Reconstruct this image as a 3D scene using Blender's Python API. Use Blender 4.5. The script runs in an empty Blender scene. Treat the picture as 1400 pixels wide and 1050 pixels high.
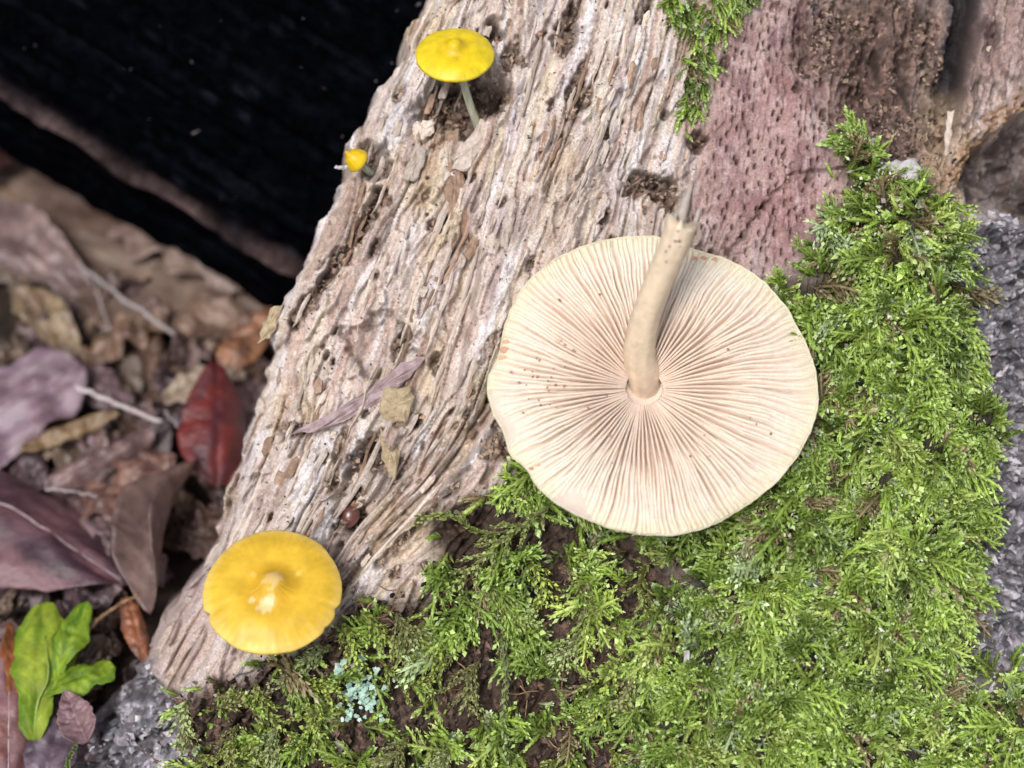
import bpy, math, random
import numpy as np
from mathutils import Vector

# ------------------------------------------------------------------ camera, sky, sun, exposure
# 1 unit = 1 cm.  Working frame (u right, v up the log face, w out of the log face); world z is up.
PITCH = math.radians(50)
SP, CP = math.sin(PITCH), math.cos(PITCH)
DIST = 24.0
scene = bpy.context.scene
scene.unit_settings.system = 'METRIC'
scene.unit_settings.scale_length = 0.01

def TW(p):
    """working frame -> world, arrays of (u,v,w)"""
    p = np.asarray(p, float)
    u, v, w = p[..., 0], p[..., 1], p[..., 2]
    return np.stack([u, v * SP - w * CP, v * CP + w * SP], -1)

cam_d = bpy.data.cameras.new('camera')
cam = bpy.data.objects.new('camera', cam_d)
scene.collection.objects.link(cam)
cam.location = TW((0, 0, DIST))
cam.rotation_euler = (math.pi / 2 - PITCH, 0, 0)
cam_d.sensor_width = 36
cam_d.lens = 36 * DIST / 14.0
cam_d.clip_start = 0.1
cam_d.clip_end = 2000
cam_d.dof.use_dof = True
cam_d.dof.focus_distance = DIST - 0.4
cam_d.dof.aperture_fstop = 0.12
scene.camera = cam

SUN_EL, SUN_AZ = math.radians(58), math.radians(-28)     # azimuth from behind the camera, towards its left
sun_dir = Vector((math.sin(SUN_AZ) * math.cos(SUN_EL), -math.cos(SUN_AZ) * math.cos(SUN_EL), math.sin(SUN_EL)))
world = bpy.data.worlds.new('World')
scene.world = world
world.use_nodes = True
wn = world.node_tree
bg = wn.nodes['Background']
sky = wn.nodes.new('ShaderNodeTexSky')
sky.sky_type = 'NISHITA'
sky.sun_disc = False
sky.sun_elevation = SUN_EL
sky.sun_rotation = math.atan2(sun_dir.x, sun_dir.y)
sky.dust_density = 5.0
hsv = wn.nodes.new('ShaderNodeHueSaturation')
hsv.inputs['Saturation'].default_value = 0.75
wn.links.new(sky.outputs[0], hsv.inputs['Color'])
wn.links.new(hsv.outputs[0], bg.inputs['Color'])
bg.inputs['Strength'].default_value = 0.07
sun_d = bpy.data.lights.new('sun', 'SUN')
sun_d.energy = 1.5
sun_d.angle = math.radians(20)
sun_d.color = (1.0, 0.985, 0.97)
sun = bpy.data.objects.new('sun', sun_d)
scene.collection.objects.link(sun)
sun.rotation_euler = sun_dir.to_track_quat('Z', 'Y').to_euler()
scene.view_settings.view_transform = 'Standard'
scene.view_settings.look = 'None'
scene.view_settings.gamma = 1.0
scene.view_settings.use_curve_mapping = False
scene.view_settings.exposure = 0.76
scene.render.engine = 'CYCLES'
scene.cycles.max_bounces = 6
scene.cycles.diffuse_bounces = 3
scene.cycles.transmission_bounces = 3

rng = np.random.default_rng(11)
random.seed(11)

# ------------------------------------------------------------------ numeric noise
_perm = np.random.default_rng(3).permutation(4096)
_perm = np.concatenate([_perm, _perm])
_ang = np.random.default_rng(4).random(4096) * 2 * math.pi
_gx, _gy = np.cos(_ang), np.sin(_ang)

def _h(xi, yi, s):
    return _perm[(_perm[(xi + s * 131) & 4095] + yi) & 4095]

def gn(x, y, s=0):
    x = np.asarray(x, float); y = np.asarray(y, float)
    xf, yf = np.floor(x), np.floor(y)
    xi, yi = xf.astype(np.int64), yf.astype(np.int64)
    fx, fy = x - xf, y - yf
    sx = fx * fx * fx * (fx * (fx * 6 - 15) + 10)
    sy = fy * fy * fy * (fy * (fy * 6 - 15) + 10)
    def g(ix, iy, dx, dy):
        k = _h(ix, iy, s)
        return _gx[k] * dx + _gy[k] * dy
    a = g(xi, yi, fx, fy); b = g(xi + 1, yi, fx - 1, fy)
    c = g(xi, yi + 1, fx, fy - 1); d = g(xi + 1, yi + 1, fx - 1, fy - 1)
    return 1.5 * ((a + (b - a) * sx) * (1 - sy) + (c + (d - c) * sx) * sy)

def fbm(x, y, s=0, o=4, g=0.5):
    r, a, f = 0, 1.0, 1.0
    for i in range(o):
        r = r + a * gn(np.asarray(x) * f, np.asarray(y) * f, s + i * 7)
        a *= g; f *= 2.03
    return r

def ridged(x, y, s=0, o=3):
    r, a, f = 0, 1.0, 1.0
    for i in range(o):
        r = r + a * (1 - 2 * np.abs(gn(np.asarray(x) * f, np.asarray(y) * f, s + i * 5)))
        a *= 0.5; f *= 2.1
    return r / 1.75

def worley(x, y, s=0):
    x = np.asarray(x, float); y = np.asarray(y, float)
    xi, yi = np.floor(x).astype(np.int64), np.floor(y).astype(np.int64)
    best = np.full(x.shape, 9.0)
    ident = np.zeros(x.shape, int)
    for dx in (-1, 0, 1):
        for dy in (-1, 0, 1):
            k = _h(xi + dx, yi + dy, s)
            k2 = _perm[(k + 977) & 4095]
            d = np.hypot(xi + dx + k / 4096.0 - x, yi + dy + k2 / 4096.0 - y)
            m = d < best
            best = np.where(m, d, best); ident = np.where(m, k, ident)
    return best, ident / 4096.0

def sst(a, b, x):
    t = np.clip((np.asarray(x, float) - a) / (b - a), 0, 1)
    return t * t * (3 - 2 * t)

def polydist(px, py, pts):
    """distance to a polyline and the side (+ = left of its direction)"""
    best = np.full(px.shape, 1e9); side = np.zeros(px.shape)
    for (x0, y0), (x1, y1) in zip(pts[:-1], pts[1:]):
        dx, dy = x1 - x0, y1 - y0
        t = np.clip(((px - x0) * dx + (py - y0) * dy) / (dx * dx + dy * dy), 0, 1)
        d = np.hypot(px - x0 - t * dx, py - y0 - t * dy)
        sd = np.sign(dx * (py - y0) - dy * (px - x0))
        m = d < best
        best = np.where(m, d, best); side = np.where(m, sd, side)
    return best, side

def inpoly(px, py, pts):
    ins = np.zeros(px.shape, bool)
    n = len(pts)
    for i in range(n):
        x0, y0 = pts[i]; x1, y1 = pts[(i + 1) % n]
        if y0 == y1: continue
        c = ((y0 > py) != (y1 > py)) & (px < (x1 - x0) * (py - y0) / (y1 - y0) + x0)
        ins ^= c
    return ins

# ------------------------------------------------------------------ object helpers
COL = scene.collection

def tag(o, label=None, cat=None, group=None, kind=None):
    if label: o['label'] = label
    if cat: o['category'] = cat
    if group: o['group'] = group
    if kind: o['kind'] = kind
    return o

def empty(name, loc):
    o = bpy.data.objects.new(name, None)
    o.empty_display_size = 0.3
    COL.objects.link(o)
    o.location = loc
    return o

def newmesh(name, v, f, col=None, smooth=True, fmat=None):
    """v (N,3) array; f (M,3|4) array or list of such; col (N,3) point colours"""
    me = bpy.data.meshes.new(name)
    v = np.asarray(v, np.float32)
    fl = f if isinstance(f, list) else [f]
    fl = [np.asarray(a, np.int32) for a in fl if len(a)]
    me.vertices.add(len(v)); me.vertices.foreach_set('co', v.ravel())
    nl = sum(a.size for a in fl); npoly = sum(len(a) for a in fl)
    me.loops.add(nl); me.loops.foreach_set('vertex_index', np.concatenate([a.ravel() for a in fl]))
    me.polygons.add(npoly)
    tot = np.concatenate([np.full(len(a), a.shape[1], np.int32) for a in fl])
    st = np.concatenate([[0], np.cumsum(tot)[:-1]]).astype(np.int32)
    me.polygons.foreach_set('loop_start', st)
    try: me.polygons.foreach_set('loop_total', tot)
    except Exception: pass
    if fmat is not None:
        me.polygons.foreach_set('material_index', np.asarray(fmat, np.int32))
    me.update(calc_edges=True)
    me.validate()
    if smooth: me.polygons.foreach_set('use_smooth', np.ones(len(me.polygons), bool))
    else: me.polygons.foreach_set('use_smooth', np.zeros(len(me.polygons), bool))
    if col is not None:
        at = me.attributes.new('Col', 'FLOAT_COLOR', 'POINT')
        c = np.ones((len(v), 4), np.float32); c[:, :3] = col
        at.data.foreach_set('color', c.ravel())
    return me

def obj(name, vw, f, mat, parent=None, col=None, smooth=True, origin=None, fmat=None):
    """vw: vertices in the WORLD frame. Child meshes are stored relative to the parent's location."""
    vw = np.asarray(vw, float)
    if parent is not None:
        root = parent; o0 = np.zeros(3)
        while root is not None:
            o0 = o0 + np.array(root.location); root = root.parent
        loc = (0, 0, 0)
    else:
        o0 = np.array(origin) if origin is not None else vw.mean(0)
        loc = o0
    me = newmesh(name, vw - o0, f, col, smooth, fmat)
    for m in (mat if isinstance(mat, (list, tuple)) else [mat]): me.materials.append(m)
    o = bpy.data.objects.new(name, me)
    COL.objects.link(o)
    o.location = loc
    if parent is not None: o.parent = parent
    return o

def gridfaces(n, m, wrap=False):
    """n rows, m columns; wrap joins the last column to the first"""
    i, j = np.meshgrid(np.arange(n - 1), np.arange(m if wrap else m - 1), indexing='ij')
    j2 = (j + 1) % m
    return np.stack([i * m + j, i * m + j2, (i + 1) * m + j2, (i + 1) * m + j], -1).reshape(-1, 4)

def frame_of(d):
    d = d / np.linalg.norm(d)
    a = np.array([0, 0, 1.0]) if abs(d[2]) < 0.9 else np.array([1.0, 0, 0])
    x = np.cross(a, d); x /= np.linalg.norm(x)
    return x, np.cross(d, x), d

def tube(path, rad, k=8, rough=0.0, seed=0, flat=1.0):
    """closed tube along path (world or working points); returns v, faces"""
    path = np.asarray(path, float); n = len(path)
    rad = np.broadcast_to(rad, (n,)).astype(float)
    tan = np.gradient(path, axis=0)
    x, y, _ = frame_of(tan[0])
    vs = []
    r = np.random.default_rng(seed)
    for i in range(n):
        d = tan[i] / np.linalg.norm(tan[i])
        x = x - d * np.dot(x, d); x /= np.linalg.norm(x); y = np.cross(d, x)
        a = np.arange(k) * 2 * math.pi / k
        rr = rad[i] * (1 + rough * (r.random(k) - 0.5) * 2)
        vs.append(path[i] + (np.cos(a) * rr)[:, None] * x + (np.sin(a) * rr * flat)[:, None] * y)
    v = np.concatenate(vs + [path[:1], path[-1:]])
    f = gridfaces(n, k, True)
    c0, c1 = n * k, n * k + 1
    j = np.arange(k)
    cap0 = np.stack([np.full(k, c0), (j + 1) % k, j], -1)
    cap1 = np.stack([np.full(k, c1), (n - 1) * k + j, (n - 1) * k + (j + 1) % k], -1)
    return v, [f, cap0, cap1]

def spline(pts, n):
    """Catmull-Rom through points"""
    p = np.asarray(pts, float)
    p = np.concatenate([2 * p[:1] - p[1:2], p, 2 * p[-1:] - p[-2:-1]])
    k = len(p) - 3
    t = np.linspace(0, k, n); i = np.minimum(t.astype(int), k - 1); f = (t - i)[:, None]
    a, b, c, d = p[i], p[i + 1], p[i + 2], p[i + 3]
    return 0.5 * (2 * b + (c - a) * f + (2 * a - 5 * b + 4 * c - d) * f ** 2 + (3 * b - a - 3 * c + d) * f ** 3)

def at(px, py, w):
    """point of the working frame seen at photograph coordinates (px,py), at height w over the log face"""
    s = (DIST - w) / DIST
    return np.array([(px - 700) / 100 * s, (525 - py) / 100 * s, w])

GC = -4.3                                                  # world height of the ground

def on_ground(px, py, lift=0.0):
    """world point over the ground under a photograph position"""
    o = TW((0, 0, DIST)); d = TW(at(px, py, 0)) - o
    t = (GC + lift - o[2]) / d[2]
    return o + d * t

# ------------------------------------------------------------------ materials
def mat_new(name):
    m = bpy.data.materials.new(name); m.use_nodes = True
    nt = m.node_tree
    return m, nt, nt.nodes['Principled BSDF']

def nd(nt, typ, **kw):
    n = nt.nodes.new(typ)
    for k, v in kw.items(): setattr(n, k, v)
    return n

def noise(nt, scale, detail=6, rough=0.6, vec=None, dim='3D'):
    n = nd(nt, 'ShaderNodeTexNoise', noise_dimensions=dim)
    n.inputs['Scale'].default_value = scale
    n.inputs['Detail'].default_value = detail
    n.inputs['Roughness'].default_value = rough
    if vec is not None: nt.links.new(vec, n.inputs['Vector'])
    return n

def coords(nt):
    return nd(nt, 'ShaderNodeTexCoord').outputs['Object']

def scaled_value(nt, colour_out, noise_out, lo, hi):
    """colour * (lo..hi by noise)"""
    mr = nd(nt, 'ShaderNodeMapRange')
    mr.inputs['From Min'].default_value = 0.3; mr.inputs['From Max'].default_value = 0.7
    mr.inputs['To Min'].default_value = lo; mr.inputs['To Max'].default_value = hi
    nt.links.new(noise_out, mr.inputs['Value'])
    mx = nd(nt, 'ShaderNodeVectorMath', operation='SCALE')
    nt.links.new(colour_out, mx.inputs[0]); nt.links.new(mr.outputs[0], mx.inputs['Scale'])
    return mx.outputs[0]

def bump(nt, bsdf, height, strength, dist):
    b = nd(nt, 'ShaderNodeBump')
    b.inputs['Strength'].default_value = strength; b.inputs['Distance'].default_value = dist
    nt.links.new(height, b.inputs['Height']); nt.links.new(b.outputs[0], bsdf.inputs['Normal'])

def attr_mat(name, rough=0.8, spec=0.3, nscale=40, lo=0.8, hi=1.2, bscale=60, bstr=0.3, bdist=0.02,
             trans=0.0, sss=0.0, wet=0.0):
    m, nt, b = mat_new(name)
    a = nd(nt, 'ShaderNodeAttribute', attribute_name='Col')
    c = coords(nt)
    col = scaled_value(nt, a.outputs['Color'], noise(nt, nscale, 5, 0.65, c).outputs[0], lo, hi)
    nt.links.new(col, b.inputs['Base Color'])
    b.inputs['Roughness'].default_value = rough
    b.inputs['Specular IOR Level'].default_value = spec
    if bstr: bump(nt, b, noise(nt, bscale, 6, 0.7, c).outputs[0], bstr, bdist)
    if wet:
        mr = nd(nt, 'ShaderNodeMapRange')
        mr.inputs['To Min'].default_value = rough - wet; mr.inputs['To Max'].default_value = rough + wet
        nt.links.new(noise(nt, nscale * .5, 3, 0.6, c).outputs[0], mr.inputs['Value'])
        nt.links.new(mr.outputs[0], b.inputs['Roughness'])
    if sss:
        b.inputs['Subsurface Weight'].default_value = sss
        b.inputs['Subsurface Radius'].default_value = (1.0, 0.6, 0.35)
        b.inputs['Subsurface Scale'].default_value = 0.08
    if trans:
        t = nd(nt, 'ShaderNodeBsdfTranslucent'); nt.links.new(col, t.inputs['Color'])
        mx = nd(nt, 'ShaderNodeMixShader'); mx.inputs[0].default_value = trans
        out = nt.nodes['Material Output']
        nt.links.new(b.outputs[0], mx.inputs[1]); nt.links.new(t.outputs[0], mx.inputs[2])
        nt.links.new(mx.outputs[0], out.inputs['Surface'])
    return m

def plain_mat(name, c0, c1, rough=0.7, spec=0.3, nscale=6, bscale=30, bstr=0.3, bdist=0.02, rand=0.25, trans=0.0, coat=0.0, stretch=None):
    """two colours mixed by noise, brightness varied per object"""
    m, nt, b = mat_new(name)
    c = coords(nt)
    if stretch is not None:
        mp = nd(nt, 'ShaderNodeMapping'); mp.inputs['Scale'].default_value = stretch
        nt.links.new(c, mp.inputs['Vector']); c = mp.outputs[0]
    n1 = noise(nt, nscale, 6, 0.62, c)
    cr = nd(nt, 'ShaderNodeValToRGB')
    cr.color_ramp.elements[0].position = 0.32; cr.color_ramp.elements[1].position = 0.68
    cr.color_ramp.elements[0].color = (*c0, 1); cr.color_ramp.elements[1].color = (*c1, 1)
    nt.links.new(n1.outputs[0], cr.inputs[0])
    oi = nd(nt, 'ShaderNodeObjectInfo')
    mr = nd(nt, 'ShaderNodeMapRange')
    mr.inputs['To Min'].default_value = 1 - rand; mr.inputs['To Max'].default_value = 1 + rand
    nt.links.new(oi.outputs['Random'], mr.inputs['Value'])
    mx = nd(nt, 'ShaderNodeVectorMath', operation='SCALE')
    nt.links.new(cr.outputs[0], mx.inputs[0]); nt.links.new(mr.outputs[0], mx.inputs['Scale'])
    nt.links.new(mx.outputs[0], b.inputs['Base Color'])
    b.inputs['Roughness'].default_value = rough
    b.inputs['Specular IOR Level'].default_value = spec
    if coat:
        b.inputs['Coat Weight'].default_value = coat; b.inputs['Coat Roughness'].default_value = 0.25
    if bstr: bump(nt, b, noise(nt, bscale, 6, 0.7, c).outputs[0], bstr, bdist)
    if trans:
        t = nd(nt, 'ShaderNodeBsdfTranslucent'); nt.links.new(mx.outputs[0], t.inputs['Color'])
        ms = nd(nt, 'ShaderNodeMixShader'); ms.inputs[0].default_value = trans
        nt.links.new(b.outputs[0], ms.inputs[1]); nt.links.new(t.outputs[0], ms.inputs[2])
        nt.links.new(ms.outputs[0], nt.nodes['Material Output'].inputs['Surface'])
    return m

M_LOG = attr_mat('weathered_wood', 0.75, 0.16, 35, 0.62, 1.32, 55, 0.7, 0.03, wet=0.15)
M_CRUMB = attr_mat('crumbled_wood', 0.65, 0.22, 20, 0.7, 1.3, 40, 0.4, 0.02)
M_MOSS = attr_mat('moss_leaf', 0.36, 0.5, 30, 0.72, 1.28, 45, 0.5, 0.02, trans=0.2)
M_GILL = attr_mat('gill_flesh', 0.62, 0.25, 9, 0.9, 1.08, 40, 0.12, 0.01, trans=0.12, sss=0.25)
M_CAP = attr_mat('yellow_cap_skin', 0.42, 0.4, 12, 0.92, 1.07, 70, 0.12, 0.008, sss=0.2)
M_STEM = attr_mat('stem_flesh', 0.36, 0.5, 8, 0.85, 1.12, 50, 0.15, 0.008, sss=0.25)
M_LEAF = attr_mat('leaf_skin', 0.34, 0.55, 3, 0.6, 1.3, 9, 0.5, 0.04, wet=0.14)
M_LEAFG = attr_mat('green_leaf_skin', 0.5, 0.35, 4, 0.6, 1.3, 8, 0.4, 0.04, trans=0.25)
M_SHADED = attr_mat('shaded_wood', 0.95, 0.0, 5, 0.3, 1.7, 14, 0.7, 0.05)
M_SOIL = plain_mat('dark_soil', (0.012, 0.008, 0.006), (0.06, 0.04, 0.03), 0.8, 0.3, 3, 12, 0.9, 0.1)
M_SPL = plain_mat('wood_splinter', (0.46, 0.37, 0.30), (0.68, 0.60, 0.54), 0.75, 0.3, 16, 50, 0.5, 0.02, 0.25)
M_SPLD = plain_mat('dark_splinter', (0.22, 0.14, 0.10), (0.42, 0.29, 0.21), 0.75, 0.3, 14, 50, 0.5, 0.02, 0.3)
M_TWIG = plain_mat('pale_twig', (0.30, 0.25, 0.25), (0.52, 0.47, 0.47), 0.5, 0.4, 10, 30, 0.3, 0.01, 0.3)
M_ROOT = plain_mat('rootlet', (0.16, 0.085, 0.045), (0.34, 0.21, 0.12), 0.6, 0.3, 10, 30, 0.2, 0.01, 0.4)
M_LICH = plain_mat('blue_green_lichen', (0.24, 0.44, 0.33), (0.62, 0.76, 0.68), 0.8, 0.2, 12, 60, 0.3, 0.01, 0.15)
M_SEED = plain_mat('glossy_seed', (0.075, 0.025, 0.022), (0.15, 0.05, 0.04), 0.35, 0.5, 5, 30, 0.1, 0.01, 0.0, coat=0.6)
M_STONE = plain_mat('pale_bark', (0.42, 0.39, 0.40), (0.66, 0.63, 0.64), 0.8, 0.3, 9, 30, 0.6, 0.02, 0.0)
M_SLIV = plain_mat('mauve_sliver', (0.26, 0.18, 0.185), (0.46, 0.36, 0.37), 0.7, 0.3, 9, 40, 0.5, 0.02, 0.1)
M_SEED2 = plain_mat('red_bruise', (0.55, 0.27, 0.17), (0.70, 0.44, 0.31), 0.6, 0.3, 12, 40, 0.2, 0.01, 0.2)
M_SPL2 = plain_mat('ochre_wood', (0.30, 0.225, 0.13), (0.48, 0.40, 0.27), 0.75, 0.3, 12, 45, 0.6, 0.02, 0.15)
M_VEIN = plain_mat('leaf_midrib', (0.40, 0.30, 0.30), (0.55, 0.45, 0.46), 0.5, 0.4, 8, 20, 0.2, 0.01, 0.2)
M_VEIND = plain_mat('dark_midrib', (0.10, 0.06, 0.05), (0.20, 0.13, 0.10), 0.5, 0.4, 8, 20, 0.2, 0.01, 0.2)

# ------------------------------------------------------------------ the log face as a height field
def axis(lo2, lo, hi, hi2, step, cstep):
    a = np.arange(lo2, lo, cstep); b = np.arange(lo, hi, step); c = np.arange(hi, hi2 + 1, cstep)
    return np.concatenate([a, b, c])
GX = axis(-260, 60, 1490, 2100, 1.8, 25.0)
GY = axis(-800, -40, 1090, 1700, 1.8, 25.0)
PX, PY = np.meshgrid(GX, GY)                               # log-face coordinates in tenths of a millimetre
EDGE_Y = [-800, 0, 110, 160, 235, 330, 430, 520, 600, 720, 830, 930, 1000, 1050, 1700]
EDGE_X = [900, 572, 512, 492, 470, 418, 376, 350, 328, 288, 226, 170, 118, 84, -300]
def edge_at(y):
    return np.interp(y, EDGE_Y, EDGE_X)
# fibre streamlines: x at a few heights; the across-grain coordinate runs between them
SL_Y = np.array([-800, 0, 120, 250, 400, 480, 560, 620, 670, 730, 780, 850, 950, 1050, 1700], float)
SL = np.array([
    [900, 572, 508, 466, 388, 360, 340, 322, 305, 284, 258, 215, 155, 84, -300],
    [1000, 700, 680, 645, 592, 566, 540, 512, 488, 452, 430, 392, 340, 290, -100],
    [1080, 860, 825, 780, 728, 706, 684, 640, 596, 538, 492, 440, 372, 322, -50],
    [1180, 1000, 972, 940, 910, 895, 882, 868, 852, 828, 806, 775, 730, 690, 400],
    [1300, 1200, 1185, 1165, 1148, 1138, 1128, 1120, 1112, 1102, 1092, 1080, 1064, 1050, 900],
    [1400, 1400, 1400, 1400, 1400, 1400, 1400, 1400, 1400, 1400, 1400, 1400, 1400, 1400, 1400]], float)
SL_A = np.array([0.0, 1.5, 3.0, 4.8, 6.6, 8.4])
def across(px, py):
    """across-grain coordinate (cm)"""
    xs = [np.interp(py, SL_Y, s) for s in SL]
    a = np.full(np.shape(px), 0.0)
    a = SL_A[0] + (px - xs[0]) / 100.0
    for k in range(len(SL) - 1):
        t = (px - xs[k]) / np.maximum(xs[k + 1] - xs[k], 4)
        m = t >= 0
        a = np.where(m, SL_A[k] + t * (SL_A[k + 1] - SL_A[k]), a)
    return np.where(px > 1400, 8.4 + (px - 1400) / 110.0, a)
QX = PX + 8 * gn(PX / 170, PY / 170, 60) + 2.5 * gn(PX / 55, PY / 75, 61)
QY = PY
A = across(QX, QY)
B = (PY / 100.0) + 0.25 * gn(PX / 90, PY / 90, 62)
JX = PX + 26 * fbm(PX / 70, PY / 70, 70, 3)                # jittered coordinates for region borders
JY = PY + 26 * fbm(PX / 70, PY / 70, 75, 3)

def box_blur(m, n, it=3):
    m = m.astype(float)
    for _ in range(it):
        for ax in (0, 1):
            p = np.concatenate([np.repeat(np.take(m, [0], ax), n + 1, ax), m, np.repeat(np.take(m, [-1], ax), n, ax)], ax)
            c = np.cumsum(p, ax)
            L = m.shape[ax]
            m = (np.take(c, np.arange(2 * n + 1, 2 * n + 1 + L), ax) - np.take(c, np.arange(0, L), ax)) / (2 * n + 1)
    return m

MOSS_A = [(1078, 392), (1128, 345), (1158, 280), (1160, 205), (1178, 168), (1200, 195), (1212, 262), (1280, 250), (1300, 335), (1318, 380),
          (1305, 450), (1315, 520), (1350, 560), (1368, 590), (1345, 625), (1328, 690), (1318, 780), (1310, 840), (1255, 880), (1290, 950),
          (1345, 935), (1420, 905), (1600, 920), (1600, 1200), (900, 1200), (862, 980), (880, 870), (930, 775), (690, 660), (720, 600), (900, 560)]
MOSS_B = [(668, 668), (740, 640), (1000, 700), (1030, 870), (980, 1200), (230, 1200), (288, 1060), (252, 962), (310, 932), (380, 905), (440, 880),
          (470, 835), (560, 800), (610, 790), (600, 700)]
MOSS_C = [(918, -40), (1035, -40), (1005, 15), (975, 50), (956, 105), (938, 172), (930, 130), (936, 60), (915, 15)]
PINK = [(985, -40), (1110, -40), (1140, 60), (1185, 110), (1175, 200), (1160, 300), (1100, 370), (1060, 420), (930, 420), (950, 280), (960, 120)]
BARK_R = [(1285, 262), (1330, 300), (1500, 280), (1500, 1000), (1300, 960), (1240, 890), (1340, 850), (1350, 620), (1330, 450)]
BARK_L = [(60, 1060), (160, 915), (205, 900), (215, 935), (265, 965), (270, 1100), (20, 1100)]
CAVE = [(1075, 60), (1120, -40), (1330, -40), (1312, 100), (1295, 215), (1200, 250), (1175, 190), (1150, 120)]
HOLE_R = [(1325, 250), (1345, 215), (1420, 150), (1500, 130), (1500, 285), (1340, 288)]
def soft(poly, n=4, jitter=True):
    return box_blur(inpoly(JX if jitter else PX, JY if jitter else PY, poly), n, 2)
mossA, mossB, mossC = soft(MOSS_A, 6), soft(MOSS_B, 8), soft(MOSS_C, 4)
pink, barkR, barkL, cave, holeR = soft(PINK, 16), soft(BARK_R, 6), soft(BARK_L, 4), soft(CAVE, 14), soft(HOLE_R, 4)
moss_all = np.clip(mossA + mossB + mossC, 0, 1)
barkR = np.maximum(barkR, sst(1440, 1480, JX) * sst(240, 300, JY)); barkR = np.maximum(barkR, sst(1095, 1130, JY))
bark = np.clip(np.maximum(barkR, barkL), 0, 1) * (1 - mossA * 0.8)
cave = cave * (1 - bark)

ed = PX - edge_at(PY) - 9 * fbm(PY / 40, PY * 0 + 3.3, 80, 3) - 14 * gn(PY / 120, PY * 0, 84)
def broad(px, py):
    u = (px - 700) / 100; v = (525 - py) / 100
    return -0.05 * (u - 0.5) ** 2 * 0.35 - 0.02 * v + np.where(py > 800, 0.25 * ((py - 800) / 250) ** 1.3 * (py < 4000), 0)
with np.errstate(invalid='ignore'):
    H = np.nan_to_num(broad(PX, PY))
wood = (1 - np.clip(cave * .7 + bark, 0, 1))
fib = wood * (1 - 0.75 * pink)
# big ridges, fibres, flaked terraces
H += fib * (0.30 * fbm(A * 1.3, B * 0.16, 1, 2) + 0.06 * ridged(A * 2.3, B * 0.25, 5, 2))
H += fib * ((0.004 + 0.04 * sst(-0.2, 0.6, fbm(PX / 90, PY / 120, 17, 2))) * ridged(A * 6.0, B * 1.0, 9, 2) + 0.018 * fbm(A * 15, B * 1.0, 12, 3))
H += wood * (0.012 * fbm(A * 38, B * 5.0, 15, 2) + 0.016 * fbm(PX / 9, PY / 13, 16, 2))
ter = fbm(A * 1.9, B * 0.55, 20, 3) * 2.4 + 2
tf = np.floor(ter); tr = ter - tf
H += fib * 0.17 * (tf + sst(0.90, 1.0, tr) - ter * 0.6)
ter2 = fbm(A * 5.2, B * 1.15, 25, 2) * 2.6
tf2 = np.floor(ter2); tr2 = ter2 - tf2
H += fib * 0.04 * (tf2 + sst(0.8, 1.0, tr2) - ter2 * 0.7)
# narrow cracks along the grain
cr = np.abs(gn(A * 3.4, B * 0.20, 30)); crm = sst(0.2, 0.45, gn(A * 2.0, B * 0.5, 33))
crack = (1 - sst(0.0, 0.11, cr)) * crm
H -= fib * 0.17 * crack
# cross checks (short breaks over the grain)
cc = np.abs(gn(A * 2.2, B * 1.7 + 0.4 * A, 36)); ccm = sst(0.2, 0.5, gn(A * 3, B * 1.1, 38))
H -= fib * 0.07 * (1 - sst(0.0, 0.05, cc)) * ccm
# crumbly lumps
lump = fbm(PX / 17, PY / 21, 40, 3)
H += wood * 0.035 * lump * (0.35 + sst(-0.1, 0.5, fbm(PX / 120, PY / 120, 44, 2)))
# the ledge that runs diagonally below the flaked face
dl, sd = polydist(PX + 6 * gn(PX / 30, PY / 30, 46), PY + 6 * gn(PX / 30, PY / 30, 47), [(720, 520), (690, 575), (640, 632), (560, 718), (505, 770), (440, 850), (330, 1010)])
side = np.where(sd > 0, dl, -dl)                            # + = below the ledge
near = (1 - sst(90, 220, dl)) * sst(480, 560, PY) * (1 - sst(800, 900, PY))
H += near * (0.22 - 0.60 * sst(-3, 8, side) + 0.38 * sst(14, 80, side))
dl2, sd2 = polydist(PX + 5 * gn(PX / 25, PY / 25, 48), PY, [(660, 60), (690, 120), (668, 230), (640, 308), (655, 345), (648, 420), (628, 520), (612, 600)])
side2 = np.where(sd2 > 0, -dl2, dl2)
near2 = (1 - sst(60, 190, dl2)) * sst(40, 120, PY) * (1 - sst(520, 600, PY))
H += near2 * (0.36 * sst(-5, 6, side2) - 0.14)
humus = np.zeros_like(H)                                    # crumbled brown wood gathered in hollows
def hollow(cx, cy, rx, ry, depth, rot=0.0, crumb=1.0, sharp=0.55):
    global H, humus
    c, s = math.cos(rot), math.sin(rot)
    dx, dy = JX * 0.7 + PX * 0.3 + 5 * gn(PX / 9, PY / 9, 53) - cx, JY * 0.7 + PY * 0.3 + 5 * gn(PX / 9, PY / 9, 54) - cy
    d = np.hypot((dx * c + dy * s) / rx, (-dx * s + dy * c) / ry)
    m = 1 - sst(sharp, 1.05, d)
    H -= depth * m
    humus = np.maximum(humus, m * crumb)
def groove(pts, width, depth, crumb=1.0):
    global H, humus
    d, _ = polydist(PX + 7 * fbm(PX / 22, PY / 22, 51, 2), PY, pts)
    m = 1 - sst(0.35, 1.1, d / width)
    H -= depth * m
    humus = np.maximum(humus, m * crumb)
hollow(632, 138, 78, 46, 0.62, -0.15)
hollow(672, 40, 20, 30, 0.5, 0.2, 0.9)
hollow(505, 215, 26, 34, 0.28, 0.3, 0.8)
hollow(522, 478, 50, 44, 0.30, 0.2, 0.12, 0.86)
hollow(478, 706, 26, 38, 0.34, 0.3)
hollow(497, 625, 22, 60, 0.26, 0.35, 0.9)
hollow(398, 590, 34, 17, 0.2, 0.3, 0.8)
hollow(880, 262, 30, 22, 0.24, 0.2)
hollow(905, 262, 16, 26, 0.3, -0.3)
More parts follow.
